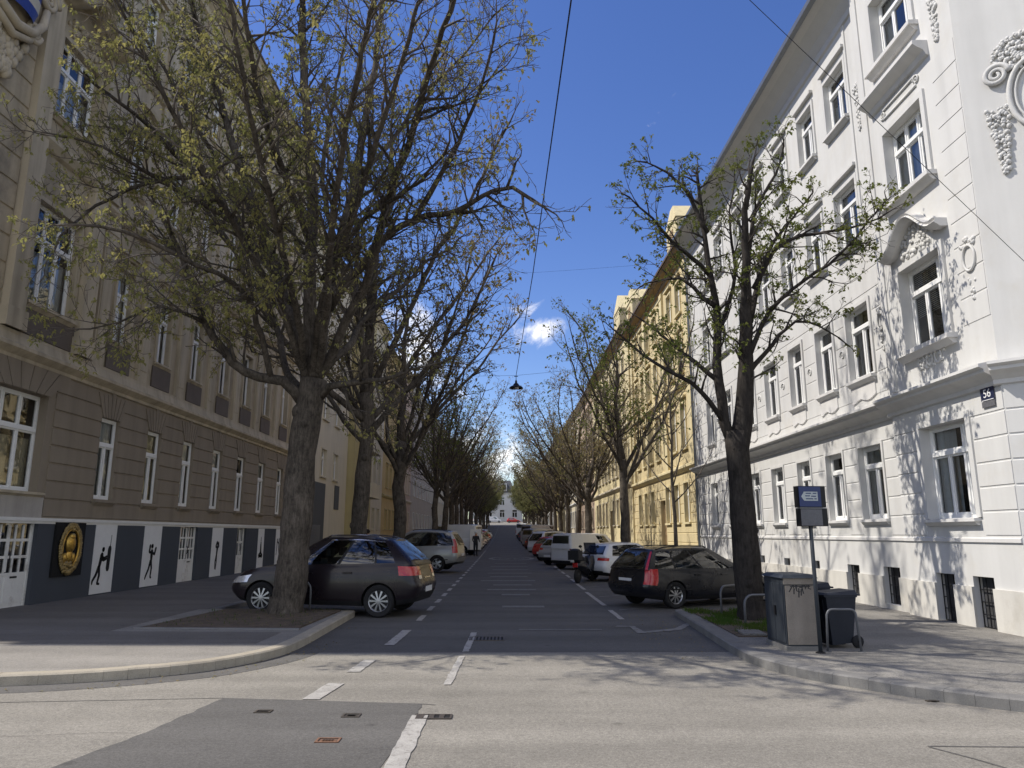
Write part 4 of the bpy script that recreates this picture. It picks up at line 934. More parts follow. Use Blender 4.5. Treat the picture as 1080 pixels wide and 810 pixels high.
# eaves: coved soffit, gutter, roof
cornice(F,S,B1,13.95,[(0,0),(.05,.03),(.05,.2),(.18,.42),(.42,.66),(.62,.78)],M['soffit'],WB,name='eaves_soffit')
cornice(Fb,B0,S,14.25,[(0,0),(.05,.03),(.05,.2),(.18,.42),(.42,.56),(.55,.62)],M['soffit'],WB,name='bay_soffit')
b=MB(); b.box(S,B1,.60,.74,14.70,14.84,P=F); b.box(B0,S-.01,.54,.66,14.86,15.0,P=Fb); b.build('gutter',M['gutter'],WB)
gable_roof(F,B0,B1,14.86,12,2.4,M['slate'],WB,over=.62)
# chamfered corner and the side facade round it
ch=2.3
wall(FC,0,ch,0,14.7,[],M['white_wall'],WB,name='chamfer_wall')
courses(FC,0.02,ch,1.66,4.1,.41,[],M['white_wall'],WB,t=.013,g=.017)
cornice(FC,-.1,ch+.1,4.10,prof,M['white_trim'],WB,name='main_cornice')
cornice(FC,-.1,ch+.1,14.25,[(0,0),(.05,.03),(.05,.2),(.18,.42),(.42,.56),(.55,.62)],M['soffit'],WB,name='bay_soffit')
b=MB(); oval(FC,1.05,9.0,.36,.62,b,t=.045,base=.03); oval(FC,1.05,9.0,.27,.50,b,t=.02,base=.03)
relief(FC,1.05,9.5,1.15,.65,300,.028,b,seed=31,base=.03); relief(FC,.5,8.9,.35,1.2,120,.028,b,seed=32,base=.03,taper=True); relief(FC,1.6,8.9,.35,1.2,120,.028,b,seed=33,base=.03,taper=True)
spiral(FC,.55,9.5,.2,b,t=.05,base=.06); spiral(FC,1.55,9.5,.2,b,t=.05,base=.06,flip=-1,start=math.pi)
b.build('cartouche',M['white_wall'],WB,smooth=True)
sx=RX-BN+ch/math.sqrt(2); sy=B0-ch/math.sqrt(2)
FS=Fr((sx,sy),(1,0),(0,-1))
ops=[(2.2+3.1*i,3.4+3.1*i,z,z+1.7) for i in range(4) for z in (2.0,5.25,8.45,11.65)]
wall(FS,0,14,0,14.7,ops,M['white_wall'],WB,name='side_street_wall')
for o in ops: window(FS,(o[0]+o[1])/2,o[2],o[1]-o[0],o[3]-o[2],'double',WB,curt='curtain')
cornice(FS,-.05,14,4.10,prof,M['white_trim'],WB,name='main_cornice')
b=MB(); b.face([FS(0,-.6,0),FS(14,-.6,0),FS(14,-.6,14.7),FS(0,-.6,14.7)],1)
b.face([FS(14,0,0),FS(14,-14,0),FS(14,-14,14.7),FS(14,0,14.7)],0); b.face([FS(0,0,14.7),FS(14,0,14.7),FS(14,-14,14.7),FS(-2,-14,14.7),FC(0,0,14.7)],0)
b.build('side_wing_walls',[M['white_wall'],M['interior']],WB)
# house number plate
hp=thing('house_number_plate','dark enamel house number plate reading 56 under the white cornice','sign',Fb(12.02,.03,3.92),rz=F.rot())
b=MB(); b.box(-.17,.17,-.012,0,-.02,.20); b.box(-.165,.165,-.010,0,-.13,-.03,1); b.build('plate',[M['enamel_dark'],M['sign_grey']],hp)
b=MB(); b.box(-.15,.15,-.0145,-.0125,-.016,-.005); b.build('rule',M['white_ink'],hp)
def text(s,size,m,parent,loc,rx=90,name='lettering',rz=0,ext=.002):
    cu=bpy.data.curves.new(name,'FONT'); cu.body=s; cu.size=size; cu.align_x='CENTER'; cu.align_y='CENTER'; cu.extrude=ext
    o=bpy.data.objects.new(name,cu); C.objects.link(o); dg=bpy.context.evaluated_depsgraph_get()
    me=bpy.data.meshes.new_from_object(o.evaluated_get(dg)); bpy.data.objects.remove(o); me.materials.clear(); me.materials.append(m)
    q=link(name,me,parent); q.location=loc; q.rotation_euler=(R(rx),0,R(rz)); return q
text('56',.2,M['white_ink'],hp,(0,-.0145,.095))

# ===== neighbours on the right
def A_(Y): return gz(Y)
t,ops,door=house('apartment_building','yellow ornate apartment house directly behind the white one',FR(8.4),31.62,48.0,[4.5,8.4],M['yellow'],M['yellow_trim'],[(2.2,4.0),(5.6,7.7),(9.2,11.0),(12.1,13.7)],1.95,.95,14.9,gf=[(38.6,39.9,3.4)],plinth=M['white_plinth'],roofm='roof',seed=1,z0=.03,soffit=M['ochre'],curt=None,wm='win_white')
courses(FR(8.4),31.64,48,.85,4.4,.44,ops+door,M['yellow'],t,t=.02,g=.03,margin=.12)
P=FR(8.4)
for c in (33.2,45.5): 
    b=MB(); b.box(c-1.1,c+1.1,-1.2,.35,14.95,16.4,P=P); b.hexa([P(c-1.15,.4,16.4),P(c+1.15,.4,16.4),P(c+1.15,-1.2,16.4),P(c-1.15,-1.2,16.4),P(c-.3,.3,17.3),P(c+.3,.3,17.3),P(c+.3,-1.2,17.3),P(c-.3,-1.2,17.3)])
    b.box(c-.35,c+.35,.352,.38,15.3,16.1,1,P=P); b.build('roof_turret',[M['yellow_trim'],M['ochre']],t)
b=MB()
for c in (32.3,37.5,42.5,47): b=MB(); b.box(c-.28,c+.28,0,.12,4.85,14.3,P=P); b.build('pilaster',M['yellow_trim'],t)
t,ops,door=house('apartment_building','second yellow apartment house with a pale gabled turret, further along',FR(8.3),48.02,68.5,[4.6,8.6],M['yellow_trim'],M['cream'],[(2.2,4.0),(5.7,7.7),(9.3,11.1),(12.2,13.8)],2.0,.95,15.4,gf=[(57,58.4,3.3)],plinth=M['white_plinth'],seed=2,z0=gz(55),soffit=M['ochre'],curt=None)
b=MB(); P=FR(8.3); c=50.5; b.box(c-1.3,c+1.3,-1.2,.3,15.4,17.3,P=P); b.hexa([P(c-1.35,.35,17.3),P(c+1.35,.35,17.3),P(c+1.35,-1.2,17.3),P(c-1.35,-1.2,17.3),P(c-.1,.2,18.6),P(c+.1,.2,18.6),P(c+.1,-1.2,18.6),P(c-.1,-1.2,18.6)]); b.build('gable',M['yellow_trim'],t)
ybs=[(68.52,84,'pinkwall','cream','salmon apartment house beyond the yellow houses on the right'),(84.02,104,'cream','far_white','cream apartment house behind the right tree row'),(104.02,126,'yellow_trim','cream','pale yellow apartment house far along the right side'),(126.02,152,'far_white','far_white','whitish apartment house far along the right side'),(152.02,202,'cream','far_white','long cream house at the far end of the right side')]
for i,(a,c,m,tr,lab) in enumerate(ybs):
    house('apartment_building',lab,FR(8.4),a,c,[4.5],M[m],M[tr],[(2.0,3.8),(5.6,7.5),(9.0,10.8),(12.2,13.7)],2.3 if c-a<40 else 4,1.05,15.2,seed=i,z0=gz(a),curt=None)
# ===== neighbours on the left
FLf=FL(-10.8)
t,ops,door=house('apartment_building','plain cream post-war house with a dark grey garage portal behind the big tree',FLf,36.92,50.0,[],M['cream'],M['cream'],[(5.0,6.6),(8.4,10.0),(11.8,13.4),(15,16.5)],3.1,1.2,18.5,seed=3,z0=.03,hood=False,curt='curtain')
b=MB(); b.box(37.2,43.9,-.02,.10,0,4.6,P=FLf); o_=b.build('garage_portal',M['grey_portal'],t)
b=MB(); b.box(38.2,43,.10,.13,.1,2.2,P=FLf); 
for k in range(8): b.box(38.25,42.95,.13,.14,.2+.25*k,.22+.25*k,P=FLf)
b.build('garage_door',M['hoop'],t)
b=MB(); b.box(46.6,47.8,.02,.05,3.2,4.7,P=FLf); b.build('blank_window_panel',M['grey_portal'],t)
t,ops,door=house('apartment_building','sand yellow house with stacked balconies, narrow between cream houses',FL(-10.3),50.02,56.5,[],M['yellow_old'],M['cream'],[(2.0,3.8),(5.2,6.9),(8.4,10.1),(11.6,13.3),(14.8,16.4)],2.6,1.3,19,seed=4,z0=.1,hood=False,curt='curtain')
b=MB(); P=FL(-10.3)
for k in range(4): b=MB(); b.box(51.5,55,0,1.0,4.2+3.2*k,4.35+3.2*k,P=P); b.box(51.5,55,.96,1.0,4.35+3.2*k,5.2+3.2*k,P=P); b.box(51.5,51.54,0,.96,4.35+3.2*k,5.2+3.2*k,P=P); b.build('balcony',M['cream'],t)
lbs=[(56.52,64.5,'cream','cream','cream house between the sand yellow and the orange one',19),(64.52,76,'orange','yellow_old','orange ochre house on the left side beyond the cream ones',18),(76.02,84,'pinkwall','cream','narrow salmon house after the orange one on the left',18.5),(84.02,118,'greypink','far_white','long grey-pink apartment block on the left side',18),(118.02,150,'cream','far_white','pale cream block far along the left side',18),(150.02,202,'greypink','far_white','last long block on the left before the far crossing',18)]
for i,(a,c,m,tr,lab,e) in enumerate(lbs):
    house('apartment_building',lab,FLf,a,c,[4.6] if i in(1,2) else [],M[m],M[tr],[(1.9,3.6),(5.6,7.5),(9.0,10.8),(12.4,14.1)],2.25 if c-a<20 else 3.1,1.0,e,seed=i,z0=gz(a),curt=None,hood=i in(1,2))
# ===== white house closing the street
FE=Fr((0,236),(1,0),(0,-1)); ge=gz(236)
t,ops,door=house('white_house','white house with dark mansard roof closing the far end of the street',FE,-11.5,5.5,[],M['far_white'],M['far_white'],[(1.2,3.6),(5.0,7.6)],4.0,1.6,9.0,roofm='slate',z0=ge,hood=False,curt=None,roofh=1.0,depth=12,wm='win_white')
b=MB(); b.hexa([FE(-8,.2,ge+9.2),FE(3.2,.2,ge+9.2),FE(3.2,-11,ge+9.2),FE(-8,-11,ge+9.2),FE(-6.5,-2.2,ge+13),FE(1.7,-2.2,ge+13),FE(1.7,-9,ge+13),FE(-6.5,-9,ge+13)]); b.build('mansard_roof',M['slate'],t)
for c in (-4.4,-.4):
    b=MB(); b.box(c-.9,c+.9,-2.0,.1,ge+9.5,ge+12,P=FE); b.box(c-.6,c+.6,.1,.13,ge+9.9,ge+11.6,1,P=FE); b.build('dormer',[M['far_white'],M['interior']],t)
house('apartment_building','pale house left of the white end house, behind leafy trees',Fr((0,238),(1,0),(0,-1)),-60,-13,[],M['cream'],M['far_white'],[(1.6,3.6),(5.2,7.4),(9,11)],5,1.4,13,z0=ge,hood=False,curt=None)
house('apartment_building','pale house right of the white end house, behind leafy trees',Fr((0,238),(1,0),(0,-1)),7,60,[],M['yellow_trim'],M['far_white'],[(1.6,3.6),(5.2,7.4),(9,11)],5,1.4,13,z0=ge,hood=False,curt=None)
LEFT_LIMBS=[
 ([(-4.44, 15.4, -0.06), (-4.36, 15.4, 0.53), (-4.34, 15.4, 1.19), (-4.3, 15.4, 2.14), (-4.29, 15.4, 3.22), (-4.2, 15.4, 4.13), (-4.12, 15.4, 4.85)],0.325,0.285), #trunk
 ([(-4.35, 15.4, 4.38), (-4.72, 15.2, 4.77), (-5.18, 15.0, 4.81), (-5.66, 14.8, 5.09), (-6.19, 14.5, 5.86), (-6.44, 14.4, 6.53), (-6.79, 14.2, 7.45), (-7.15, 14, 8.12)],0.122,0.04), #A
 ([(-4.95, 15.1, 4.81), (-5.01, 14.5, 5.56), (-5.06, 13.8, 6.1), (-5.18, 13.0, 6.25), (-5.46, 12.2, 6.23), (-5.89, 11.5, 6.35), (-6.43, 10.9, 6.38)],0.072,0.03), #A2
 ([(-4.18, 15.4, 4.85), (-4.7, 15.7, 6.1), (-5.25, 16, 7.37), (-5.89, 16.4, 8.94), (-6.65, 16.8, 10.56), (-7.35, 17, 12.51), (-8.19, 17.3, 14.66), (-8.85, 17.5, 16.87)],0.158,0.05), #B
 ([(-5.25, 16, 7.37), (-6.11, 15.6, 8.52), (-6.72, 14.6, 9.17), (-7.11, 13.4, 9.58), (-7.32, 12.2, 9.54)],0.088,0.03), #B2
 ([(-5.89, 16.4, 8.94), (-7.63, 16.9, 11.39), (-9.06, 17.2, 13.73), (-10.36, 17.4, 15.59)],0.072,0.03), #B3
 ([(-4.14, 15.4, 4.89), (-4.24, 15.3, 6.09), (-4.27, 15.1, 7.21), (-4.19, 14.8, 8.57), (-4.26, 14.5, 9.8), (-4.4, 14.3, 11.38), (-4.51, 14.1, 13.22), (-4.73, 14, 14.59)],0.173,0.05), #C
 ([(-4.24, 15, 7.82), (-4.45, 13.6, 8.67), (-4.51, 12.2, 9.27), (-4.44, 11.2, 9.91), (-4.41, 10.4, 10.72)],0.088,0.03), #C2
 ([(-4.06, 15.4, 4.96), (-4.07, 15.8, 6.46), (-3.94, 16.2, 8.08), (-3.71, 16.6, 10.04), (-3.62, 16.9, 11.67), (-3.46, 17.1, 13.42), (-3.37, 17.3, 15.56), (-3.27, 17.5, 17.53)],0.151,0.05), #D
 ([(-3.99, 15.8, 6.57), (-3.49, 15.5, 7.14), (-2.89, 15.1, 7.69), (-2.36, 13.9, 8.52), (-1.89, 12.9, 8.91), (-1.61, 12.1, 9.22), (-1.21, 11.2, 9.75), (-0.82, 10.3, 10.14)],0.115,0.04), #E
 ([(-4.04, 15.4, 4.91), (-3.68, 15.2, 5.5), (-3.36, 14.9, 6.08), (-2.96, 14.6, 6.65), (-2.57, 14.0, 7.38), (-1.79, 13.4, 7.63), (-0.93, 12.7, 7.49), (-0.23, 12.1, 7.62), (0.11, 11.8, 7.5), (0.43, 11.5, 7.16)],0.122,0.03), #F
 ([(-1.79, 13.4, 7.63), (-1.24, 12.9, 8.32), (-0.76, 12.2, 8.91), (-0.43, 11.6, 9.38), (-0.22, 11, 9.79)],0.064,0.02), #F2
 ([(-3.99, 15.4, 4.44), (-3.71, 15.2, 4.65), (-3.12, 14.9, 4.69), (-2.48, 14.6, 4.67), (-1.92, 14.3, 4.82)],0.096,0.03), #G
 ([(-3.85, 15.4, 5.17), (-3.45, 16, 5.85), (-3.4, 16.5, 6.44), (-2.62, 17, 7.42), (-1.99, 17.4, 8.31), (-1.34, 17.6, 8.77)],0.094,0.03), #H
 ([(-3.94, 16.2, 8.08), (-4.62, 17, 10.41), (-4.59, 17.6, 12.91), (-4.45, 18, 15.21)],0.08,0.03), #I
 ([(-4.32, 15.4, 4.44), (-5.01, 16.2, 5.34), (-5.44, 16.8, 6.4), (-6.44, 17.4, 8.04), (-7.44, 17.8, 9.22)],0.096,0.03), #J
 ([(-3.69, 16.6, 10.04), (-2.9, 17.2, 11.58), (-2.12, 17.6, 13.21), (-1.14, 17.8, 14.5), (-0.37, 18, 15.84)],0.072,0.02), #K
 ([(-4.14, 15.4, 4.89), (-3.79, 14.4, 6.14), (-3.04, 13.1, 7.24), (-2.38, 11.9, 8.17), (-1.82, 10.9, 9.0), (-1.4, 10.1, 9.8)],0.101,0.03), #Nn
 ([(-4.3, 15.4, 4.85), (-4.49, 14.3, 5.9), (-4.91, 13.2, 6.89), (-5.21, 12.1, 7.62), (-5.61, 11.1, 8.58), (-5.93, 10.3, 9.41)],0.094,0.03), #O
 ([(-4.1, 15.6, 7.17), (-3.14, 14.8, 8.18), (-2.25, 13.6, 8.16), (-1.54, 12.4, 7.97), (-1.01, 11.2, 7.88)],0.072,0.02), #Pp
 ([(-6.72, 14.6, 9.17), (-7.39, 13.8, 8.55), (-7.93, 13.2, 7.81), (-8.28, 12.8, 7.0)],0.056,0.02), #S
 ([(-6.19, 14.5, 5.86), (-6.85, 14.0, 6.04), (-7.44, 13.6, 5.59), (-7.85, 13.4, 5.4)],0.05,0.015), #T2
 ([(-6.11, 15.6, 8.52), (-7.0, 14.4, 8.74), (-7.59, 13.2, 8.89), (-8.04, 12.4, 8.79)],0.064,0.02), #U
 ([(-4.04, 15.4, 4.96), (-3.54, 13.9, 6.08), (-3.1, 12.2, 7.04), (-2.54, 10.6, 7.95), (-1.92, 9.2, 8.92), (-1.61, 8.6, 9.63)],0.086,0.03), #Q
 ([(-4.31, 15.4, 4.96), (-4.18, 14.0, 6.01), (-4.14, 12.3, 7.08), (-4.12, 10.6, 8.28), (-4.06, 9.3, 9.45)],0.088,0.03), #Q2
]
RIGHT_LIMBS=[
 ([(4.65, 14.25, -0.07), (4.61, 14.25, 0.36), (4.6, 14.25, 1.05), (4.58, 14.25, 1.93), (4.57, 14.25, 2.66), (4.55, 14.25, 3.21), (4.55, 14.25, 3.55)],0.265,0.225), #trunk
 ([(4.48, 14.25, 3.25), (4.32, 14.25, 3.77), (4.29, 14.3, 4.55), (4.32, 14.4, 5.35), (4.39, 14.5, 6.05), (4.33, 14.6, 6.93), (4.28, 14.8, 8.48), (4.27, 15, 9.54)],0.115,0.03), #R1
 ([(4.56, 14.25, 3.12), (4.74, 14.2, 4.14), (4.82, 14.1, 5.28), (4.81, 14, 5.9), (4.85, 13.9, 6.68), (4.86, 13.8, 8.02), (5.05, 13.7, 8.97)],0.209,0.035), #R2
 ([(4.35, 14.25, 3.68), (4.04, 14.1, 4.11), (3.63, 13.9, 4.45), (3.12, 13.7, 4.67), (2.63, 13.6, 4.96), (2.19, 13.4, 5.28)],0.058,0.018), #R3
 ([(4.29, 14.3, 4.55), (3.85, 14.5, 5.04), (3.51, 14.8, 5.45), (3.25, 15, 5.79), (2.99, 15.1, 6.05)],0.056,0.018), #R4
 ([(4.33, 14.6, 6.93), (3.47, 14.3, 7.57), (3.03, 14.1, 7.98), (2.56, 14, 8.4)],0.056,0.015), #R5
 ([(4.36, 14.5, 6.19), (3.74, 14.8, 6.91), (3.42, 15, 6.98), (3.08, 15.2, 6.96)],0.06,0.015), #R6
 ([(4.91, 14.1, 5.77), (5.25, 14.4, 6.67), (5.65, 14.7, 7.54), (6.16, 15, 8.19), (6.79, 15.2, 8.94)],0.072,0.018), #R7
 ([(4.84, 14.1, 4.99), (5.21, 13.8, 5.88), (5.58, 13.5, 6.23), (5.96, 13.3, 6.51), (6.45, 13.1, 6.86), (7.16, 12.9, 7.68)],0.058,0.015), #R8
 ([(5.0, 14, 6.43), (5.47, 13.8, 7.27), (5.87, 13.6, 7.39), (6.73, 13.4, 7.45), (7.27, 13.2, 7.6)],0.06,0.015), #R9
 ([(4.31, 14.7, 7.95), (3.89, 15, 9.24), (3.21, 15.3, 9.9)],0.06,0.015), #R10
 ([(4.89, 13.9, 7.1), (5.21, 14.1, 8.22), (5.74, 14.3, 9.07), (6.06, 14.5, 9.85)],0.056,0.015), #R11
 ([(4.82, 14.1, 4.7), (5.41, 14.3, 5.33), (6.06, 14.6, 5.92), (6.63, 14.8, 5.87), (7.11, 15, 5.68)],0.06,0.015), #R12
 ([(4.34, 14.4, 5.55), (4.96, 15, 6.99), (5.07, 15.4, 8.48), (5.35, 15.7, 9.79)],0.056,0.015), #R14
]

# ---------------------------------------------------------------- trees
class Tree:
    def __init__(s,seed,origin=(0,0,0)):
        s.r=random.Random(seed); s.trunk=MB(); s.twig=MB(); s.leaf=MB(); s.o=Vector(origin); s.tips=[]; s.step=.35
    def loc(s,p): return Vector(p)-s.o
    def poly(s,pts,r0,r1,n,mb,knob=0):
        k=len(pts); rad=[r0+(r1-r0)*(i/(k-1))**.85 for i in range(k)]
        if knob: rad=[q*(1+s.r.uniform(-knob,knob)) for q in rad]
        mb.tube(pts,rad,n,cap=True); return rad
    def resample(s,pts,step,jit=0):
        P=[Vector(p) for p in pts]; out=[]
        E=[P[0]]+P+[P[-1]]
        for i in range(1,len(E)-2):
            n=max(1,int((E[i+1]-E[i]).length/step))
            for k in range(n):
                t=k/n; p0,p1,p2,p3=E[i-1],E[i],E[i+1],E[i+2]
                q=.5*((2*p1)+(p2-p0)*t+(2*p0-5*p1+4*p2-p3)*t*t+(3*p1-p0-3*p2+p3)*t**3)
                out.append(q+Vector((s.r.gauss(0,jit),s.r.gauss(0,jit),s.r.gauss(0,jit))))
        out.append(P[-1]); return out
    def rdir(s,d,ang):
        """direction leaving d at about ang"""
        q=d.orthogonal().normalized(); q.rotate(Matrix.Rotation(s.r.uniform(0,2*math.pi),3,d)); 
        return (d*math.cos(ang)+q*math.sin(ang)).normalized()
    def grow(s,p,d,L,r,lv,cfg):
        seg=cfg['seg'][lv]; n=max(2,int(L/seg)); pts=[p.copy()]; q=p.copy(); dd=d.copy()
        for i in range(n):
            t=(i+1)/n
            dd=(dd+Vector((s.r.gauss(0,1),s.r.gauss(0,1),s.r.gauss(0,1)))*cfg['wig'][lv]+Vector((0,0,1))*cfg['up'][lv]*(t-.25)).normalized()
            q=q+dd*(L/n); pts.append(q.copy())
        last=lv>=cfg['max']
        mb=s.trunk if r>.03 else s.twig
        s.poly(pts,r,max(r*.3,cfg['rmin']),8 if r>.05 else (5 if r>.02 else 3),mb)
        if last:
            s.tips.append((pts[-1],dd)); 
            if s.r.random()<.6: s.tips.append((pts[len(pts)//2],dd))
            return
        s.spawn(pts,r,lv,cfg,L)
    def spawn(s,pts,r,lv,cfg,L,start=.2,dens=1.0,end=True):
        k=len(pts); num=int(L*cfg['dens'][lv]*dens*s.r.uniform(.8,1.2))+1
        for i in range(num):
            t=start+(1-start)*(i+s.r.random())/num; idx=min(k-2,int(t*(k-1))); f=t*(k-1)-idx
            p=pts[idx].lerp(pts[idx+1],min(1,max(0,f))); d=(pts[idx+1]-pts[idx]).normalized()
            a=s.r.gauss(cfg['ang'][lv],.22); nd=s.rdir(d,a); 
            nd=(nd+Vector((0,0,cfg['bias'][lv]))).normalized()
            rr=max(cfg['rmin'],min(r*(1-.6*t)*.55,cfg['rmax'][lv+1])); LL=cfg['len'][lv+1]*s.r.uniform(.55,1.25)*(1.1-.45*t)
            s.grow(p,nd,LL,rr,lv+1,cfg)
        if end: s.grow(pts[-1],(pts[-1]-pts[-2]).normalized(),cfg['len'][lv+1]*.5,max(cfg['rmin'],min(r*.4,cfg['rmax'][lv+1])),lv+1,cfg)
    def leaves(s,prob,n,size,droop=.6,spread=.06,keep=None,upright=0):
        rnd=s.r
        for p,d in s.tips:
            if rnd.random()>prob*(keep(p) if keep else 1): continue
            for i in range(rnd.randint(max(1,n-2),n+1)):
                a=rnd.uniform(0,6.283); l=size*rnd.uniform(.6,1.3); w_=l*rnd.uniform(.26,.40)
                o=Vector((math.cos(a),math.sin(a),rnd.uniform(-droop*1.5,.35)+upright)).normalized(); side=o.cross(Vector((rnd.gauss(0,1),rnd.gauss(0,1),rnd.gauss(0,1)))).normalized()
                b0=p+Vector((rnd.gauss(0,spread),rnd.gauss(0,spread),rnd.gauss(0,spread)))
                m=b0+o*l*.5; e=b0+o*l+Vector((0,0,-droop*l*.5))
                s.leaf.face([b0,m+side*w_,e,m-side*w_])
    def rootflare(s,base,r,n=16,h=.55,amp=.16):
        """flared foot with root ridges"""
        b=s.trunk; rows=6; B=len(b.v); ph=s.r.uniform(0,6)
        for i in range(rows):
            t=i/(rows-1); z=h*t-.12; fl=1+.42*(1-t)**1.9
            for j in range(n):
                a=2*math.pi*j/n; rr=r*fl*(1+amp*(1-t)*(math.sin(a*5+ph)*.6+math.sin(a*3+ph*2)*.4)); b.v.append((base[0]+rr*math.cos(a),base[1]+rr*math.sin(a),base[2]+z))
        for i in range(rows-1):
            for j in range(n):
                a=B+i*n+j; c=B+i*n+(j+1)%n; b.f.append((a,c,c+n,a+n)); b.m.append(0)
    def knots(s,pts,r,n):
        for i in range(n):
            k=s.r.randint(1,len(pts)-2); a=s.r.uniform(0,6.28); p=pts[k]+Vector((math.cos(a)*r*.68,math.sin(a)*r*.68,0)); q=r*s.r.uniform(.28,.42)
            s.trunk.sphere(p,(q,q,q*1.2),8,6)
    def build(s,name,label,group,barkm,twigm,leafm,loc=(0,0,0),rz=0):
        t=thing(name,label,'tree',loc,rz,group)
        s.trunk.build('trunk',M[barkm],t,smooth=True)
        s.twig.build('twigs',M[twigm],t,smooth=True)
        if s.leaf.v: s.leaf.build('leaves',M[leafm],t)
        return t
def authored(seed,limbs,origin,cfg,dens,nring=16,knob=.06):
    T=Tree(seed,origin); T_limbs=[]
    for i,(pts,r0,r1) in enumerate(limbs):
        P=T.resample([T.loc(p) for p in pts],.28,.012 if i else .0)
        rad=T.poly(P,r0,r1,nring if i==0 else (10 if r0>.08 else 7),T.trunk,knob if i==0 else .04)
        if i==0: T.rootflare(P[0],r0,n=nring+4); T.knots(P,r0,8); continue
        L=sum((P[k+1]-P[k]).length for k in range(len(P)-1))
        T.spawn(P,r0,0,cfg,L,start=.22,dens=dens)
    return T
cfgL=dict(max=3,seg=[.3,.26,.17,.10],wig=[.10,.22,.28,.25],up=[.10,.03,.04,.30],dens=[2.6,4.2,7.0,0],ang=[.75,.8,.8,.8],bias=[.10,.02,.0,0],len=[3,1.35,.72,.26],rmax=[.1,.036,.014,.0075],rmin=.0046)
GL='chestnut trees along the left parking bays'; GR='street trees along the right parking bays'
T=authored(11,LEFT_LIMBS,(-4.4,15.4,0),cfgL,1.12,20)
T.leaves(.58,5,.060,droop=.9,spread=.022,keep=lambda p: 1.0 if p.x<.3 else (.62 if p.x<1.5 else .4))
T.build('chestnut_tree','largest chestnut with thick forked trunk and yellow-green young leaves, in the bare soil bed',GL,'bark','twig','leaf_yel',loc=(-4.4,15.4,.10))
cfgR=dict(max=3,seg=[.3,.22,.15,.09],wig=[.10,.24,.30,.25],up=[.10,.08,.06,.4],dens=[2.6,4.6,5.6,0],ang=[.8,.8,.8,.8],bias=[.05,.0,.0,0],len=[3,.80,.42,.17],rmax=[.1,.030,.014,.0075],rmin=.0036)
T=authored(23,RIGHT_LIMBS,(4.7,14.25,0),cfgR,1.5,16,.08)
T.leaves(.5,5,.066,droop=.6,spread=.02)
T.build('chestnut_tree','dark-trunked chestnut with sparse green leaves, standing in the grass bed beside the grey cabinet',GR,'bark_dark','twig_dark','leaf_grn',loc=(4.7,14.25,.12))

def generic(seed,H=4.2,r=.30,nl=8,top=13.5,spread=4.2,cfg=None,dens=1.0,lean=(0,0),leader=True):
    T=Tree(seed); rnd=T.r; cfg=cfg or cfgG
    pts=[Vector((lean[0]*t*H,lean[1]*t*H,-.1+t*(H+.1)))+Vector((rnd.gauss(0,.05),rnd.gauss(0,.05),0)) for t in [i/6 for i in range(7)]]
    P=T.resample(pts,.35,.01); T.poly(P,r,r*.86,14,T.trunk,.08); T.rootflare(P[0],r,n=16,h=.45); T.knots(P,r,7)
    for i in range(nl):
        a=2*math.pi*i/nl+rnd.uniform(-.4,.4); el=rnd.uniform(.75,1.3) if i else 1.45
        z0=P[-1]-Vector((0,0,rnd.uniform(0,1.5) if i else 0))
        hd=Vector((math.cos(a),math.sin(a),0)); L=(top-H)*rnd.uniform(.75,1.05)
        q=z0.copy(); pl=[q.copy()]; n=7
        for k in range(n):
            t=(k+1)/n; e=el+.35*t if el<1.0 else el
            d=(hd*math.cos(min(e,1.5))*(spread/4.2)+Vector((0,0,math.sin(e)))+Vector((rnd.gauss(0,.10),rnd.gauss(0,.10),rnd.gauss(0,.07)))).normalized(); q=q+d*(L/n); pl.append(q.copy())
        PL=T.resample(pl,.4,.012); r0=r*(rnd.uniform(.30,.46) if i else .75); T.poly(PL,r0,.03,8,T.trunk,.05); 
        T.spawn(PL,r0,0,cfg,L,start=.18,dens=dens)
    return T
cfgG=dict(max=3,seg=[.4,.35,.24,.15],wig=[.10,.12,.16,.2],up=[.12,.12,.12,.2],dens=[1.3,2.3,2.9,0],ang=[.7,.75,.8,.8],bias=[.2,.1,.05,0],len=[3,1.7,.9,.42],rmax=[.1,.05,.02,.009],rmin=.0055)
protos=[]
for i,(sd_,H,r,nl,top,sp,lean,prob,lm) in enumerate([(101,5.6,.24,9,13.8,5.6,(.03,0),.35,'bud'),(102,5.0,.25,10,14.0,5.8,(-.02,.02),.35,'bud'),(103,5.4,.22,9,13.4,5.4,(.02,-.02),.4,'leaf_grn'),(104,3.9,.25,9,13.2,4.6,(0,.03),.75,'leaf_far'),(105,4.1,.23,9,12.8,4.8,(0,-.03),.85,'leaf_far')]):
    T=generic(sd_,H,r,nl,top,sp,lean=lean,dens=1.25); 
    T.leaves(prob,4,.13 if i<3 else .24,droop=.6,spread=.08 if i<3 else .18)
    protos.append(T.build('chestnut_tree','','x','bark','twig',lm))
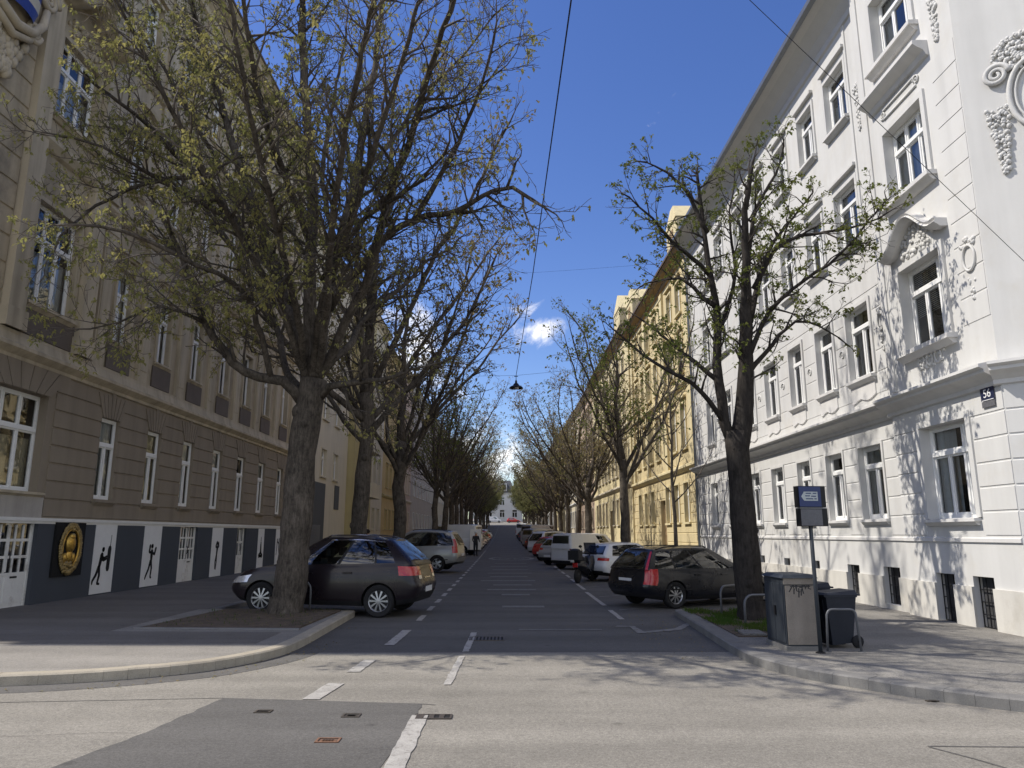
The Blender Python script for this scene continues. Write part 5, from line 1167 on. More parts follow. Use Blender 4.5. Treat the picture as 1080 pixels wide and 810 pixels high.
# slim young tree on the right
cfgY=dict(max=2,seg=[.3,.25,.16,.1],wig=[.05,.08,.12,.2],up=[.10,.12,.15,.2],dens=[2.4,3.0,3,0],ang=[.6,.7,.8,.8],bias=[.25,.1,.05,0],len=[3,.8,.4,.26],rmax=[.05,.014,.007,.005],rmin=.004)
T=Tree(55); P=T.resample([(0,0,-.1),(.02,0,1.5),(-.02,.02,3.2),(.02,0,5),(0,.03,7.6)],.3,.008); T.poly(P,.085,.015,9,T.trunk); T.spawn(P,.03,1,cfgY,3,start=.35,dens=1)
for i in range(15):
    z=2.6+4.2*i/15; a=i*2.4; el=.75; L=2.3*(1-i/22); q=Vector((0,0,z)); pl=[q.copy()]
    for k in range(5): q=q+(Vector((math.cos(a)*math.cos(el+.08*k),math.sin(a)*math.cos(el+.08*k),math.sin(el+.08*k)))).normalized()*(L/5); pl.append(q.copy())
    T.poly(pl,.026,.008,5,T.twig); T.spawn([Vector(x) for x in pl],.02,1,cfgY,L,start=.25,dens=.8)
T.leaves(.2,2,.07)
T.build('young_tree','slim young bare tree with thin upswept branches in front of the yellow house',GR,'bark','twig','bud',loc=(5.6,24.5,.1))
def place(pi,x,y,rz,sc,lab,group,first=[None]*9):
    src=protos[pi]
    if first[pi] is None: first[pi]=src; o=src
    else: o=copy_tree(src)
    o.location=(x,y,gz(y)+.0); o.rotation_euler=(0,0,rz); o.scale=(sc,sc,sc); o['label']=lab; o['group']=group; return o
lefts=[(-4.5,22.9,0,1.08),(-4.45,31.2,1,1.1),(-4.5,47.0,2,.9),(-4.5,55,0,.95),(-4.4,62,1,.95),(-4.5,69,2,.95),(-4.4,76,0,.95),(-4.5,84,1,.95),(-4.4,92,2,.9),(-4.5,100,0,.9),(-4.4,109,1,.9),(-4.5,118,2,.9),(-4.4,128,3,.8),(-4.5,139,4,.8),(-4.4,150,3,.85),(-4.5,162,4,.8),(-4.4,175,3,.8),(-4.5,188,4,.8),(-4.4,200,3,.8)]
rnd=random.Random(77)
for i,(x,y,pi,sc) in enumerate(lefts):
    place(pi,x,y,rnd.uniform(0,6.28),sc,'chestnut tree in the left row, %s one behind the largest tree'%ORD[i],GL)
rights=[(4.9,30.5,2,.88),(4.9,43.0,1,.85),(4.9,50,0,.85),(4.9,57.5,2,.85),(4.9,65,1,.85),(4.9,72.5,0,.85),(4.9,80,2,.85),(4.9,88,1,.85),(4.9,97,3,.8),(4.9,106,4,.8),(4.9,115,3,.8),(4.9,125,4,.8),(4.9,136,3,.8),(4.9,147,4,.8),(4.9,159,3,.8),(4.9,172,4,.8),(4.9,186,3,.8),(4.9,199,4,.8)]
for i,(x,y,pi,sc) in enumerate(rights):
    place(pi,x,y,rnd.uniform(0,6.28),sc,'chestnut tree in the right row, %s one beyond the slim young tree'%ORD[i],GR)
for i,(x,y,pi,sc) in enumerate([(-14,229,4,.8),(9,229,3,.85),(-24,230,3,.8),(19,230,4,.8)]):
    place(pi,x,y,i,sc,['leafy green tree left of the white end house','leafy green tree right of the white end house','leafy tree outermost on the left at the far crossing','leafy tree outermost on the right at the far crossing'][i],'trees at the far crossing')

# ---------------------------------------------------------------- cars
def lerp(a,b,t): return a+(b-a)*t
def prof(pts,x):
    if x<=pts[0][0]: return pts[0][1]
    for (a,p),(b,q) in zip(pts,pts[1:]):
        if x<=b:
            t=(x-a)/(b-a) if b>a else 0; t=t*t*(3-2*t)*.35+t*.65; return p+(q-p)*t
    return pts[-1][1]
class Car:
    """x: 0 rear .. L nose; y: left positive; side profile and plan outline swept into rings"""
    def __init__(s,**k): s.__dict__.update(k); s.half=s.outline()
    def outline(s):
        H=[(0,0),(0,.25),(0,.5),(.002,.72),(.007,.86),(.016,.94),(.032,.985),(.055,1.0)]
        fr=[.08,.12,.16,.2,.25,.3,.35,.4,.45,.5,.55,.6,.65,.7,.75,.8,.84,.88]
        H+=[(f,1.0) for f in fr]+[(.92,.99),(.948,.96),(.968,.9),(.983,.8),(.993,.62),(.998,.4),(1,.2),(1,0)]
        return H
    def low(s,fx,fy,lv):
        """lower-body surface point"""
        xr=prof(s.rearp,lv); xf=prof(s.frontp,lv); x=lerp(xr,xf,fx); top=prof(s.top,x)
        zb=s.zb+ (.10*max(0,(x-(s.L-.75))/.75) if x>s.L-.75 else (.12*max(0,(.7-x)/.7)))
        z=lerp(zb,top,lv); w_=prof(s.ws,lv)*s.W/2*(1-.05*abs(2*x/s.L-1)**3)
        y=fy*w_; return Vector((x,y,z))
    LV=[0,.04,.12,.25,.38,.5,.62,.74,.86,.94,.985,1.0]
    def lower(s):
        b=MB(); H=s.half; n=len(H); ring=H+[(f,-g) for f,g in H[-2:0:-1]]; m=len(ring)
        for lv in s.LV:
            for f,g in ring: b.v.append(tuple(s.low(f,g,lv)))
        for i in range(len(s.LV)-1):
            for j in range(m):
                a=i*m+j; c=i*m+(j+1)%m; b.f.append((a,c,c+m,a+m)); b.m.append(1 if s.LV[i+1]<=s.trimlv else 0)
        # caps: strips across the width with crown
        def cap(base,lv,crown,K=6,flip=False):
            rows=[]
            for j in range(n):
                L_=base+j; R_=base+(m-j)%m
                if j==0 or j==n-1: rows.append([L_]*(K+1)); continue
                p=Vector(b.v[L_]); q=Vector(b.v[R_]); row=[L_]
                for k in range(1,K):
                    t=k/K; v=p.lerp(q,t); v.z+=crown*(1-(2*t-1)**2)*min(1,1.0*abs(p.y)); b.v.append(tuple(v)); row.append(len(b.v)-1)
                row.append(R_); rows.append(row)
            for j in range(n-1):
                for k in range(K):
                    f=[rows[j][k],rows[j+1][k],rows[j+1][k+1],rows[j][k+1]]; g=[]
                    for q_ in f:
                        if q_ not in g: g.append(q_)
                    if len(g)>=3:
                        xm=sum(b.v[i][0] for i in g)/len(g)
                        b.f.append(tuple(g)); b.m.append(2 if (lv==1 and s.gb[0]+.12<xm<s.gb[1]-.2) else (1 if lv==0 else 0))
        cap(0,0,0); cap((len(s.LV)-1)*m,1,.05)
        me=b.mesh('car_body_mesh',[M[s.paint],M['trimblack'],M['cabin']],recalc=True)
        # wheel housings cut out of the body
        o=bpy.data.objects.new('tmp',me); C.objects.link(o); tmp=[o]
        for wx in s.wheels:
            for sd_ in (-1,1):
                c=MB(); r=s.wr*1.13; ya,yb=(s.W/2-.30)*sd_,(s.W/2+.3)*sd_; k=28
                for y in (ya,yb):
                    for j in range(k): a=2*math.pi*j/k; c.v.append((wx+r*math.cos(a),y,s.wr+.0+r*math.sin(a)))
                for j in range(k): c.f.append((j,(j+1)%k,k+(j+1)%k,k+j)); c.m.append(0)
                c.f.append(tuple(range(k))[::-1]); c.f.append(tuple(range(k,2*k))); c.m+=[0,0]
                cm=c.mesh('cut',[M['trimblack']],recalc=True); co_=bpy.data.objects.new('cut',cm); C.objects.link(co_); tmp.append(co_)
                md=o.modifiers.new('b','BOOLEAN'); md.operation='DIFFERENCE'; md.object=co_; md.solver='EXACT'; md.material_mode='TRANSFER'
        dg=bpy.context.evaluated_depsgraph_get(); dg.update()
        r_=bpy.data.meshes.new_from_object(o.evaluated_get(dg))
        for q in tmp: bpy.data.objects.remove(q)
        r_.polygons.foreach_set('use_smooth',[True]*len(r_.polygons)); r_.set_sharp_from_angle(angle=R(38))
        return r_
    # greenhouse
    def gh(s,fx,fy,v):
        """v 0 belt .. 1 roof edge"""
        xa=lerp(s.gb[0],s.gr[0],v**s.rc); xb=lerp(s.gb[1],s.gr[1],v**1.08); x=lerp(xa,xb,fx)
        bz=prof(s.top,x)-.03; rz=prof(s.roof,x); z=lerp(bz,rz,v)
        w_=lerp(s.W/2*.93,s.rw,v**1.25); taper=1-.10*max(0,fx-.75)/.25-.05*max(0,.25-fx)/.25
        bulge=.06*(1-fy*fy)*(1 if fx>.9 else (-1 if fx<.06 else 0))*(1-.3*v)
        return Vector((x+bulge*(1 if fx>.5 else .6),fy*w_*taper,z))
    GV=[0,.07,.2,.35,.5,.65,.8,.90,.96,1.0]
    def green(s):
        """cabin shell (pillars, roof) and separate panes"""
        H=[(0,0),(0,.3),(0,.6),(0,.84),(.004,.93),(.018,.985),(.04,1.0)]
        cuts=sorted({round(x,4) for g in s.glass for x in g}); fr=[]
        xs=[.04]+[c for c in cuts]+[.955]
        for a,c in zip(xs,xs[1:]):
            k=max(1,int((c-a)/.06)); fr+=[a+(c-a)*i/k for i in range(1,k+1)]
        H+=[(f,1.0) for f in fr if f<.955]+[(.955,1.0),(.982,.985),(.995,.93),(1,.84),(1,.6),(1,.3),(1,0)]
        s.ghalf=H; n=len(H); ring=H+[(f,-g) for f,g in H[-2:0:-1]]; m=len(ring); b=MB(); panes={}
        for v in s.GV:
            for f,g in ring: b.v.append(tuple(s.gh(f,g,v)))
        for i in range(len(s.GV)-1):
            v0,v1=s.GV[i],s.GV[i+1]
            for j in range(m):
                f0,g0=ring[j]; f1,g1=ring[(j+1)%m]; fm=(f0+f1)/2; gm=(g0+g1)/2
                a=i*m+j; c=i*m+(j+1)%m; quad=(a,c,c+m,a+m); key=None
                if v0>=.07-1e-6 and v1<=.90+1e-6:
                    if abs(gm)>.99:
                        for gi,g in enumerate(s.glass):
                            if g[0]-1e-6<fm<g[1]+1e-6: key=('side_window',gi,gm>0)
                    elif fm>.99 and abs(gm)<.85: key=('windscreen',0,0)
                    elif fm<.003 and abs(gm)<.85 and s.rearglass and v0>=s.rgv: key=('rear_window',0,0)
                if key: panes.setdefault(key,[]).append(quad)
                else: b.f.append(quad); b.m.append(1 if (abs(gm)>.99 and .07-1e-6<=v0 and v1<=.9+1e-6 and s.blackpillar and min(c_[0] for c_ in s.glass)<fm<max(c_[1] for c_ in s.glass)) else 0)
        base=(len(s.GV)-1)*m; K=6; rows=[]
        for j in range(n):
            L_=base+j; R_=base+(m-j)%m
            if j in (0,n-1): rows.append([L_]*(K+1)); continue
            p=Vector(b.v[L_]); q=Vector(b.v[R_]); row=[L_]
            for k in range(1,K): t=k/K; v=p.lerp(q,t); v.z+=.055*(1-(2*t-1)**2)*min(1,abs(p.y)*1.5); b.v.append(tuple(v)); row.append(len(b.v)-1)
            row.append(R_); rows.append(row)
        for j in range(n-1):
            for k in range(K):
                g=[]
                for q_ in (rows[j][k],rows[j+1][k],rows[j+1][k+1],rows[j][k+1]):
                    if q_ not in g: g.append(q_)
                if len(g)>=3: b.f.append(tuple(g)); b.m.append(0)
        shell=b.mesh('car_roof_mesh',[M[s.paint],M['trimblack']],recalc=True,smooth=True,angle=50)
        ps=[]
        for key,qs in panes.items():
            g=MB()
            for q in qs: g.face([b.v[i] for i in q])
            gm_=M['carglass_dark'] if (s.privacy and (key[0]=='rear_window' or (key[0]=='side_window' and s.glass[key[1]][1]<s.privacy))) else M['carglass']
            ps.append((key[0],g.mesh('car_pane_mesh',gm_,weld=True,smooth=True)))
        return shell,ps
    def patch(s,pts,m,off=.006,th=None,low=True,nu=6,nv=4):
        """small panel lying on the surface; pts = ((fx0,fy0),(fx1,fy1)) path and v-range"""
        path,v0,v1=pts; b=MB(); fn=s.low if low else s.gh; P=[]; H=s.half if low else s.ghalf; LV=s.LV if low else s.GV
        def near(f,g): return min(range(len(H)),key=lambda i:(H[i][0]-f)**2*9+(H[i][1]-abs(g))**2)
        segs=[]
        for (a,c) in zip(path,path[1:]):
            if a[1]*c[1]<0:  raise ValueError
            sg=-1 if (a[1]<0 or c[1]<0) else 1; i0,i1=near(*a),near(*c); st=1 if i1>=i0 else -1
            q=[(H[i][0],H[i][1]*sg) for i in range(i0,i1+st,st)]
            if abs(a[1])>.99 and abs(c[1])>.99: # flat side: keep exact ends
                q=[(a[0],sg)]+[e for e in q if min(a[0],c[0])+.004<e[0]<max(a[0],c[0])-.004]+[(c[0],sg)]
            segs+=q if not segs else q[1:]
        vs_=[v0]+[v for v in LV if v0+.004<v<v1-.004]+[v1]; nv=len(vs_)-1
        for (f,g) in segs:
            row=[]
            for v in vs_:
                p=fn(f,g,v); c0=Vector((max(.95,min(s.L-.95,p.x)),0,p.z)); d=p-c0; d.normalize(); row.append(p+d*off)
            P.append(row)
        for i in range(len(P)-1):
            for k in range(nv): b.face([P[i][k],P[i+1][k],P[i+1][k+1],P[i][k+1]])
        return b.mesh('panel_mesh',M[m],weld=True,smooth=True)
def wheel_meshes(r,spokes,rimm='rim',hub=.66,wid=.2):
    t=MB(); w_=wid/2; rr=r*hub
    t.lathe([(rr,-w_*.8),(rr+.02,-w_*.95),(r*.93,-w_),(r*.985,-w_*.8),(r,-w_*.4),(r,w_*.4),(r*.985,w_*.8),(r*.93,w_),(rr+.02,w_*.95),(rr,w_*.8)],36)
    g=MB(); g.lathe([(rr,w_*.8),(rr*.95,w_*.72),(rr*.9,w_*.5)],36)
    for i in range(spokes):
        a=2*math.pi*i/spokes; 
        for sgn in ((-1,1) if spokes<=6 else (0,)):
            a2=a+sgn*.11; ux,uz=math.cos(a2),math.sin(a2); px,pz=-uz,ux; wi=(.026 if spokes<=6 else .012)*r/.33; wo=(.034 if spokes<=6 else .021)*r/.33
            r0=rr*.16; r1=rr*.94
            p=[(ux*r0-px*wi,w_*.62,uz*r0-pz*wi),(ux*r1-px*wo,w_*.52,uz*r1-pz*wo),(ux*r1+px*wo,w_*.52,uz*r1+pz*wo),(ux*r0+px*wi,w_*.62,uz*r0+pz*wi)]
            q=[(a_,y+.022,c_) for a_,y,c_ in p]; g.hexa(p+q)
    g.lathe([(rr*.22,w_*.55),(rr*.2,w_*.88),(0.001,w_*.9)],16)
    d=MB(); d.lathe([(rr*.96,w_*.45),(rr*.9,w_*.25),(.001,w_*.2)],24); d.lathe([(rr*.99,-w_*.8),(.001,-w_*.7)],24)
    return t.mesh('tyre_mesh',M['tyre'],smooth=True,angle=50),g.mesh('rim_mesh',M[rimm],smooth=True,angle=35),d.mesh('rim_back_mesh',M['rimdark'])
def make_car(name,label,cat,sp,loc,head,group,spokes=7,details=True,wheelrim='rim'):
    """head: direction of the nose in degrees from +X"""
    s=Car(**sp); t=thing(name,label,cat,loc,R(head),group)
    off=Vector((-s.L/2,0,0))
    def add(nm,me,par=None,lc=(0,0,0),rz=0):
        o=link(nm,me,par or t); o.location=Vector(lc)+(off if par is None else Vector((0,0,0))); o.rotation_euler=(0,0,rz); return o
    add('body',s.lower()); shell,ps=s.green(); add('roof',shell)
    for nm,me in ps: add(nm,me)
    ty,ri,bk=wheel_meshes(s.wr,spokes,wheelrim)
    for wx in s.wheels:
        for sd_ in (1,-1):
            w_=link('wheel',ty,t); w_.location=Vector((wx,sd_*(s.W/2-.115),s.wr))+off; w_.rotation_euler=(0,0,0 if sd_>0 else math.pi)
            link('rim',ri,w_); link('rim_back',bk,w_)
    # interior
    b=MB(); 
    for sx in s.seats:
        for sy in (-.36,.36):
            b.box(sx-.10,sx+.06,sy-.24,sy+.24,s.belt-.25,s.belt+.16); b.box(sx-.12,sx-.02,sy-.13,sy+.13,s.belt+.2,s.belt+.38)
    add('seats',b.mesh('seats_mesh',M['cabin']))
    # lights and trim
    for nm,path,v0,v1,m,low in s.lights:
        for sd_ in (1,-1): add(nm,s.patch(([(f,g*sd_) for f,g in path],v0,v1),m,low=low,off=.007))
    for nm,path,v0,v1,m,low in s.trims: add(nm,s.patch((path,v0,v1),m,low=low,off=.006))
    if details:
        # door panels standing just proud, so their gaps read as seams
        for (f0,f1) in s.doors:
            for sd_ in (1,-1):
                d=add('door',s.patch(([(f0,sd_),(f1,sd_)],.16,.965),s.paint,off=.0045,nv=10,nu=10))
                fh=lerp(f0,f1,.14); p=s.low(fh,sd_,.80); b=MB(); b.box(p.x-.0,p.x+.2,p.y-.004*sd_,p.y+.035*sd_,p.z-.016,p.z+.016); q=link('handle',b.mesh('handle_mesh',M[s.paint]),d)
        for sd_ in (1,-1):
            p=s.gh(.93,sd_,.06); b=MB(); b.sphere((p.x-.05,p.y+.13*sd_,p.z+.08),(.07,.11,.075),10,8); b.tube([(p.x,p.y-.02*sd_,p.z+.02),(p.x-.04,p.y+.08*sd_,p.z+.06)],.025,6)
            add('mirror',b.mesh('mirror_mesh',M[s.paint] ,smooth=True))
        if s.rails:
            for sd_ in (1,-1):
                pts=[s.gh(f,sd_,1.0)+Vector((0,-.03*sd_,.055 if .1<f<.9 else .02)) for f in (.07,.1,.2,.35,.5,.65,.8,.88,.93)]
                b=MB(); b.tube(pts,.016,6); add('roof_rail',b.mesh('rail_mesh',M['trimblack'] if s.rails=='black' else M['chrome']))
    # plate
    p=s.low(0,0,s.platelv); b=MB(); b.box(p.x-.014,p.x-.004,-.26,.26,p.z-.057,p.z+.057)
    pl=add('number_plate',b.mesh('plate_mesh',M['plate'])); 
    b=MB(); rr_=random.Random(int(s.L*1000)); 
    for i in range(6):
        y=-.19+i*.065; h=.034; b.box(p.x-.0165,p.x-.0145,y,y+.032,p.z-h,p.z+h)
    return t
suv=dict(L=4.37,W=1.84,zb=.22,trimlv=.12,paint='car_grey',belt=1.02,
 rearp=[(0,.12),(.2,.03),(.42,.0),(.6,.05),(.8,.10),(1,.16)],frontp=[(0,4.20),(.25,4.33),(.45,4.37),(.7,4.33),(1,4.12)],
 top=[(0,1.10),(.5,1.12),(1.8,1.06),(3.0,1.03),(3.5,.98),(4.0,.88),(4.4,.78)],ws=[(0,.90),(.12,.985),(.35,1.0),(.6,1.0),(.85,.975),(1,.925)],
 wheels=(.86,3.50),wr=.335,gb=(.15,3.42),gr=(.70,2.30),roof=[(0,1.50),(.7,1.58),(1.4,1.635),(2.2,1.62),(3.4,1.50)],rw=.60,rc=1.25,
 glass=[(.12,.245),(.26,.50),(.525,.80)],rearglass=True,rgv=.2,blackpillar=True,privacy=.51,seats=(1.15,2.25),rails='chrome',platelv=.30,
 doors=[(.30,.505),(.51,.715)],
 lights=[('tail_light',[(.085,1.0),(.055,1.0),(.016,.94),(.002,.72),(0,.6)],.70,.93,'red_lamp',True),('headlight',[(.90,1.0),(.948,.96),(.983,.8)],.62,.84,'clear_lamp',True)],
 trims=[('reversing_light',[(.002,.72),(0,.5)],.60,.69,'clear_lamp',True),('reversing_light',[(.002,-.72),(0,-.5)],.60,.69,'clear_lamp',True),('window_strip',[(.12,-1.0),(.82,-1.0)],.905,.945,'chrome',False),('window_strip',[(.12,1.0),(.82,1.0)],.905,.945,'chrome',False),('reflector',[(.016,-.94),(.002,-.72)],.16,.22,'red_lamp',True),('bumper_trim',[(0,.78),(0,0),(0,-.78)],.05,.26,'trimblack',True),('badge_strip',[(0,.35),(0,0),(0,-.35)],.60,.635,'chrome',True)])
wagon=dict(suv,L=4.55,W=1.77,zb=.19,paint='car_black',belt=.92,
 rearp=[(0,.14),(.25,.02),(.42,.0),(.55,.06),(.8,.09),(1,.13)],frontp=[(0,4.38),(.25,4.52),(.45,4.55),(.7,4.50),(1,4.25)],
 top=[(0,.96),(.5,.96),(1.8,.94),(3.1,.92),(3.7,.86),(4.2,.75),(4.5,.68)],wheels=(.95,3.60),wr=.32,gb=(.12,3.42),gr=(.48,2.40),roof=[(0,1.38),(.6,1.40),(1.4,1.445),(2.4,1.43),(3.4,1.33)],rw=.58,rc=1.2,
 glass=[(.075,.255),(.275,.52),(.545,.83)],rgv=.07,blackpillar=True,privacy=0,seats=(1.35,2.40),rails='black',platelv=.55,doors=[(.31,.51),(.515,.70)],
 lights=[('tail_light',[(.07,1.0),(.032,.985),(.007,.86)],.45,.99,'red_lamp',True),('upper_tail_light',[(.028,.992),(.010,.96),(.002,.90)],.0,.93,'red_lamp',False),('headlight',[(.90,1.0),(.948,.96),(.983,.8)],.60,.84,'clear_lamp',True)],
 trims=[('bumper_seam',[(0,.9),(0,0),(0,-.9)],.40,.415,'trimblack',True),('side_strip',[(.1,-1.0),(.88,-1.0)],.33,.37,'trimblack',True),('side_strip',[(.1,1.0),(.88,1.0)],.33,.37,'trimblack',True)])
hatch=dict(wagon,L=4.25,W=1.79,paint='car_white',rearp=[(0,.12),(.25,.02),(.45,.0),(.6,.04),(.8,.09),(1,.16)],frontp=[(0,4.10),(.25,4.23),(.45,4.25),(.7,4.20),(1,4.0)],
 top=[(0,.98),(.5,.97),(1.8,.95),(3.0,.93),(3.5,.86),(4.0,.76),(4.3,.68)],wheels=(.80,3.42),gb=(.15,3.18),gr=(.55,2.15),roof=[(0,1.36),(.6,1.40),(1.3,1.455),(2.2,1.44),(3.2,1.33)],glass=[(.12,.235),(.25,.50),(.525,.82)],rgv=.2,privacy=.3,seats=(1.2,2.15),rails=None,platelv=.27,doors=[(.29,.50),(.505,.71)],
 lights=[('tail_light',[(.06,1.0),(.016,.94),(0,.5)],.74,.90,'red_lamp',True),('headlight',[(.90,1.0),(.948,.96),(.983,.8)],.60,.84,'clear_lamp',True)],
 trims=[('bumper_trim',[(0,.85),(0,0),(0,-.85)],.04,.17,'trimblack',True)])
mpv=dict(suv,L=4.66,W=1.86,zb=.20,paint='car_silver',belt=1.04,rearp=[(0,.10),(.25,.02),(.45,0),(.6,.03),(.8,.05),(1,.08)],frontp=[(0,4.5),(.25,4.62),(.45,4.66),(.7,4.6),(1,4.4)],
 top=[(0,1.08),(.5,1.08),(1.8,1.05),(3.0,1.02),(3.7,.97),(4.2,.86),(4.7,.76)],wheels=(.95,3.75),wr=.33,gb=(.08,3.95),gr=(.42,2.30),roof=[(0,1.62),(.6,1.69),(1.4,1.74),(2.4,1.71),(3.9,1.5)],rw=.64,rc=1.6,
 glass=[(.05,.28),(.295,.50),(.52,.74),(.755,.86)],rgv=.07,privacy=.52,rails='black',platelv=.5,doors=[(.30,.51),(.515,.72)],seats=(1.2,2.2,3.0),
 lights=[('tail_light',[(.045,1.0),(.02,.955),(.004,.80)],.62,.99,'red_lamp',True),('upper_tail_light',[(.030,1.0),(.012,.97),(.003,.90)],.0,.55,'red_lamp',False),('headlight',[(.92,.99),(.958,.93),(.983,.8)],.60,.84,'clear_lamp',True)],
 trims=[('bumper_seam',[(0,.9),(0,0),(0,-.9)],.36,.375,'trimblack',True),('side_strip',[(.1,-1.0),(.88,-1.0)],.30,.34,'trimblack',True),('side_strip',[(.1,1.0),(.88,1.0)],.30,.34,'trimblack',True)])
van=dict(mpv,L=4.4,W=1.83,paint='car_white',rearp=[(0,.06),(.25,.01),(1,.02)],frontp=[(0,4.25),(.3,4.38),(.5,4.4),(.7,4.33),(1,4.1)],top=[(0,1.12),(2.8,1.1),(3.6,1.0),(4.1,.88),(4.5,.78)],wheels=(.75,3.45),wr=.31,gb=(.02,3.55),gr=(.10,2.65),roof=[(0,1.82),(.5,1.85),(2.4,1.84),(3.5,1.6)],rw=.75,rc=1,glass=[(.62,.86)],rearglass=True,rgv=.25,privacy=0,rails=None,platelv=.4,seats=(2.5,),doors=[(.50,.69)],blackpillar=False,
 lights=[('tail_light',[(.02,.96),(.006,.86)],.5,.99,'red_lamp',True),('headlight',[(.92,.99),(.958,.93),(.983,.8)],.60,.84,'clear_lamp',True)],trims=[('bumper_trim',[(0,.9),(0,0),(0,-.9)],.04,.2,'trimblack',True)])
bigvan=dict(van,L=5.2,W=1.95,zb=.24,rearp=[(0,.06),(.25,.01),(1,.02)],frontp=[(0,5.05),(.3,5.18),(.5,5.2),(.7,5.12),(1,4.95)],top=[(0,1.25),(3.6,1.25),(4.4,1.15),(4.9,1.0),(5.2,.9)],wheels=(1.0,4.1),wr=.34,gb=(.02,4.5),gr=(.10,3.5),roof=[(0,2.15),(.5,2.2),(3.4,2.18),(4.4,1.8)],rw=.84,glass=[(.70,.88)],seats=(3.3,),doors=[(.52,.70)],belt=1.15)
GC='cars parked nose-in in the left bays'; GD='cars parked nose-in in the right bays'
def ends(rx,ry,head,off): # centre from near rear wheel position
    return (rx,ry)
def at_rear(x,y,head,L,back=.8,side=0):
    h=R(head); return (x+math.cos(h)*(L/2-back)-math.sin(h)*side,y+math.sin(h)*(L/2-back)+math.cos(h)*side)
SU=.985
x,y=at_rear(-2.62,15.8,170,4.37,.86,-.80)
t=make_car('parked_car','dark grey-violet crossover parked nose-in behind the largest tree','car',suv,(x,y,.02),171,GC,spokes=10); t.scale=(SU,SU,SU)
t.rotation_euler=(0,R(-.8),R(171)); 
x,y=at_rear(-2.95,32.8,171,4.66,.95,-.80)
t=make_car('parked_car','silver people carrier with privacy glass behind the dark crossover','car',mpv,(x,y,gz(33)+.08),171,GC,spokes=5)
x,y=at_rear(3.95,17.6,27,4.3,.9,.76)
t=make_car('parked_car','blue-black estate car with tall red tail lamps and roof rails, beside the dark tree trunk','car',wagon,(x,y,0),27,GD,spokes=9); t.scale=(.945,.945,.945)
x,y=at_rear(4.1,27.2,33,4.05,.78,.75)
t=make_car('parked_car','white hatchback parked directly beyond the black estate car','car',hatch,(x,y,gz(27)),33,GD,spokes=8); t.scale=(.95,.95,.93)
x,y=at_rear(3.6,35.5,36,4.4,.75,.8)
t=make_car('parked_van','small white panel van with rear window beyond the white hatchback','van',van,(x,y,gz(35)),36,GD,spokes=8,wheelrim='rimdark'); t.scale=(.95,.93,.90)
def simple(sp,paint,x,y,head,label,name='parked_car',cat='car',group=GD,**k):
    s=dict(sp,paint=paint); px,py=at_rear(x,y,head,s['L'],.8,.8 if head<90 else -.8); return make_car(name,label,cat,s,(px,py,gz(y)),head,group,spokes=8,**k)
simple(hatch,'car_lgrey',3.35,40.0,38,'light grey hatchback partly hidden between the white van and the red car')
simple(hatch,'car_red',3.2,45.3,38,'bright red hatchback in the right bays, beyond the white van')
simple(mpv,'car_white',3.15,52.5,38,'white people carrier beyond the red hatchback')
simple(hatch,'car_maroon',3.1,61,38,'dark maroon hatchback beyond the white people carrier')
simple(van,'car_lgrey',3.1,68,38,'light grey panel van beyond the maroon hatchback','parked_van','van')
simple(bigvan,'car_lgrey',3.2,77,38,'tall pale van next after the light grey panel van','parked_van','van')
simple(hatch,'car_blue',3.1,88,38,'dark blue hatchback beyond the tall pale van')
simple(bigvan,'car_white',3.4,112,70,'white delivery van farthest along the right bays','parked_van','van')
simple(hatch,'car_black',3.1,99,38,'black hatchback just before the farthest white delivery van')
# left row beyond
simple(bigvan,'car_white',-2.9,55.5,163,'white delivery van with its rear door open in the left bays','parked_van','van',GC)
simple(hatch,'car_blue',-2.9,63.5,163,'dark blue hatchback right after the open white van','parked_car','car',GC)
simple(hatch,'car_maroon',-2.9,72,163,'dark red hatchback in the left bays beyond the blue one','parked_car','car',GC)
simple(wagon,'car_silver',-2.9,81,163,'silver estate car in the left bays beyond the dark red hatchback','parked_car','car',GC)
simple(hatch,'car_red',-2.9,92,163,'red hatchback in the left bays, nearly at the sunlit crossing','parked_car','car',GC)
simple(hatch,'car_white',-3.0,104,163,'white hatchback farthest along the left bays','parked_car','car',GC)
simple(van,'car_white',-4.5,222,0,'white van crossing in front of the white end house','parked_van','van','cars at the far crossing')
simple(hatch,'car_white',-9.0,224,0,'white hatchback left of the white van at the far crossing','parked_car','car','cars at the far crossing')
simple(hatch,'car_red',1.2,222,0,'red hatchback in front of the white end house','parked_car','car','cars at the far crossing')
# open rear door of the delivery van
vd=bpy.data.objects
b=MB(); b.box(-.03,.03,-.42,.42,-.75,.75); b.box(.03,.034,-.34,.34,.1,.62)
vt=[o for o in C.objects if o.get('label','').startswith('white delivery van with its rear')][0]
d=b.build('open_rear_door',M['car_white'],vt); d.location=(-2.62,.98+.42*.2,1.15); d.rotation_euler=(0,0,R(-62))
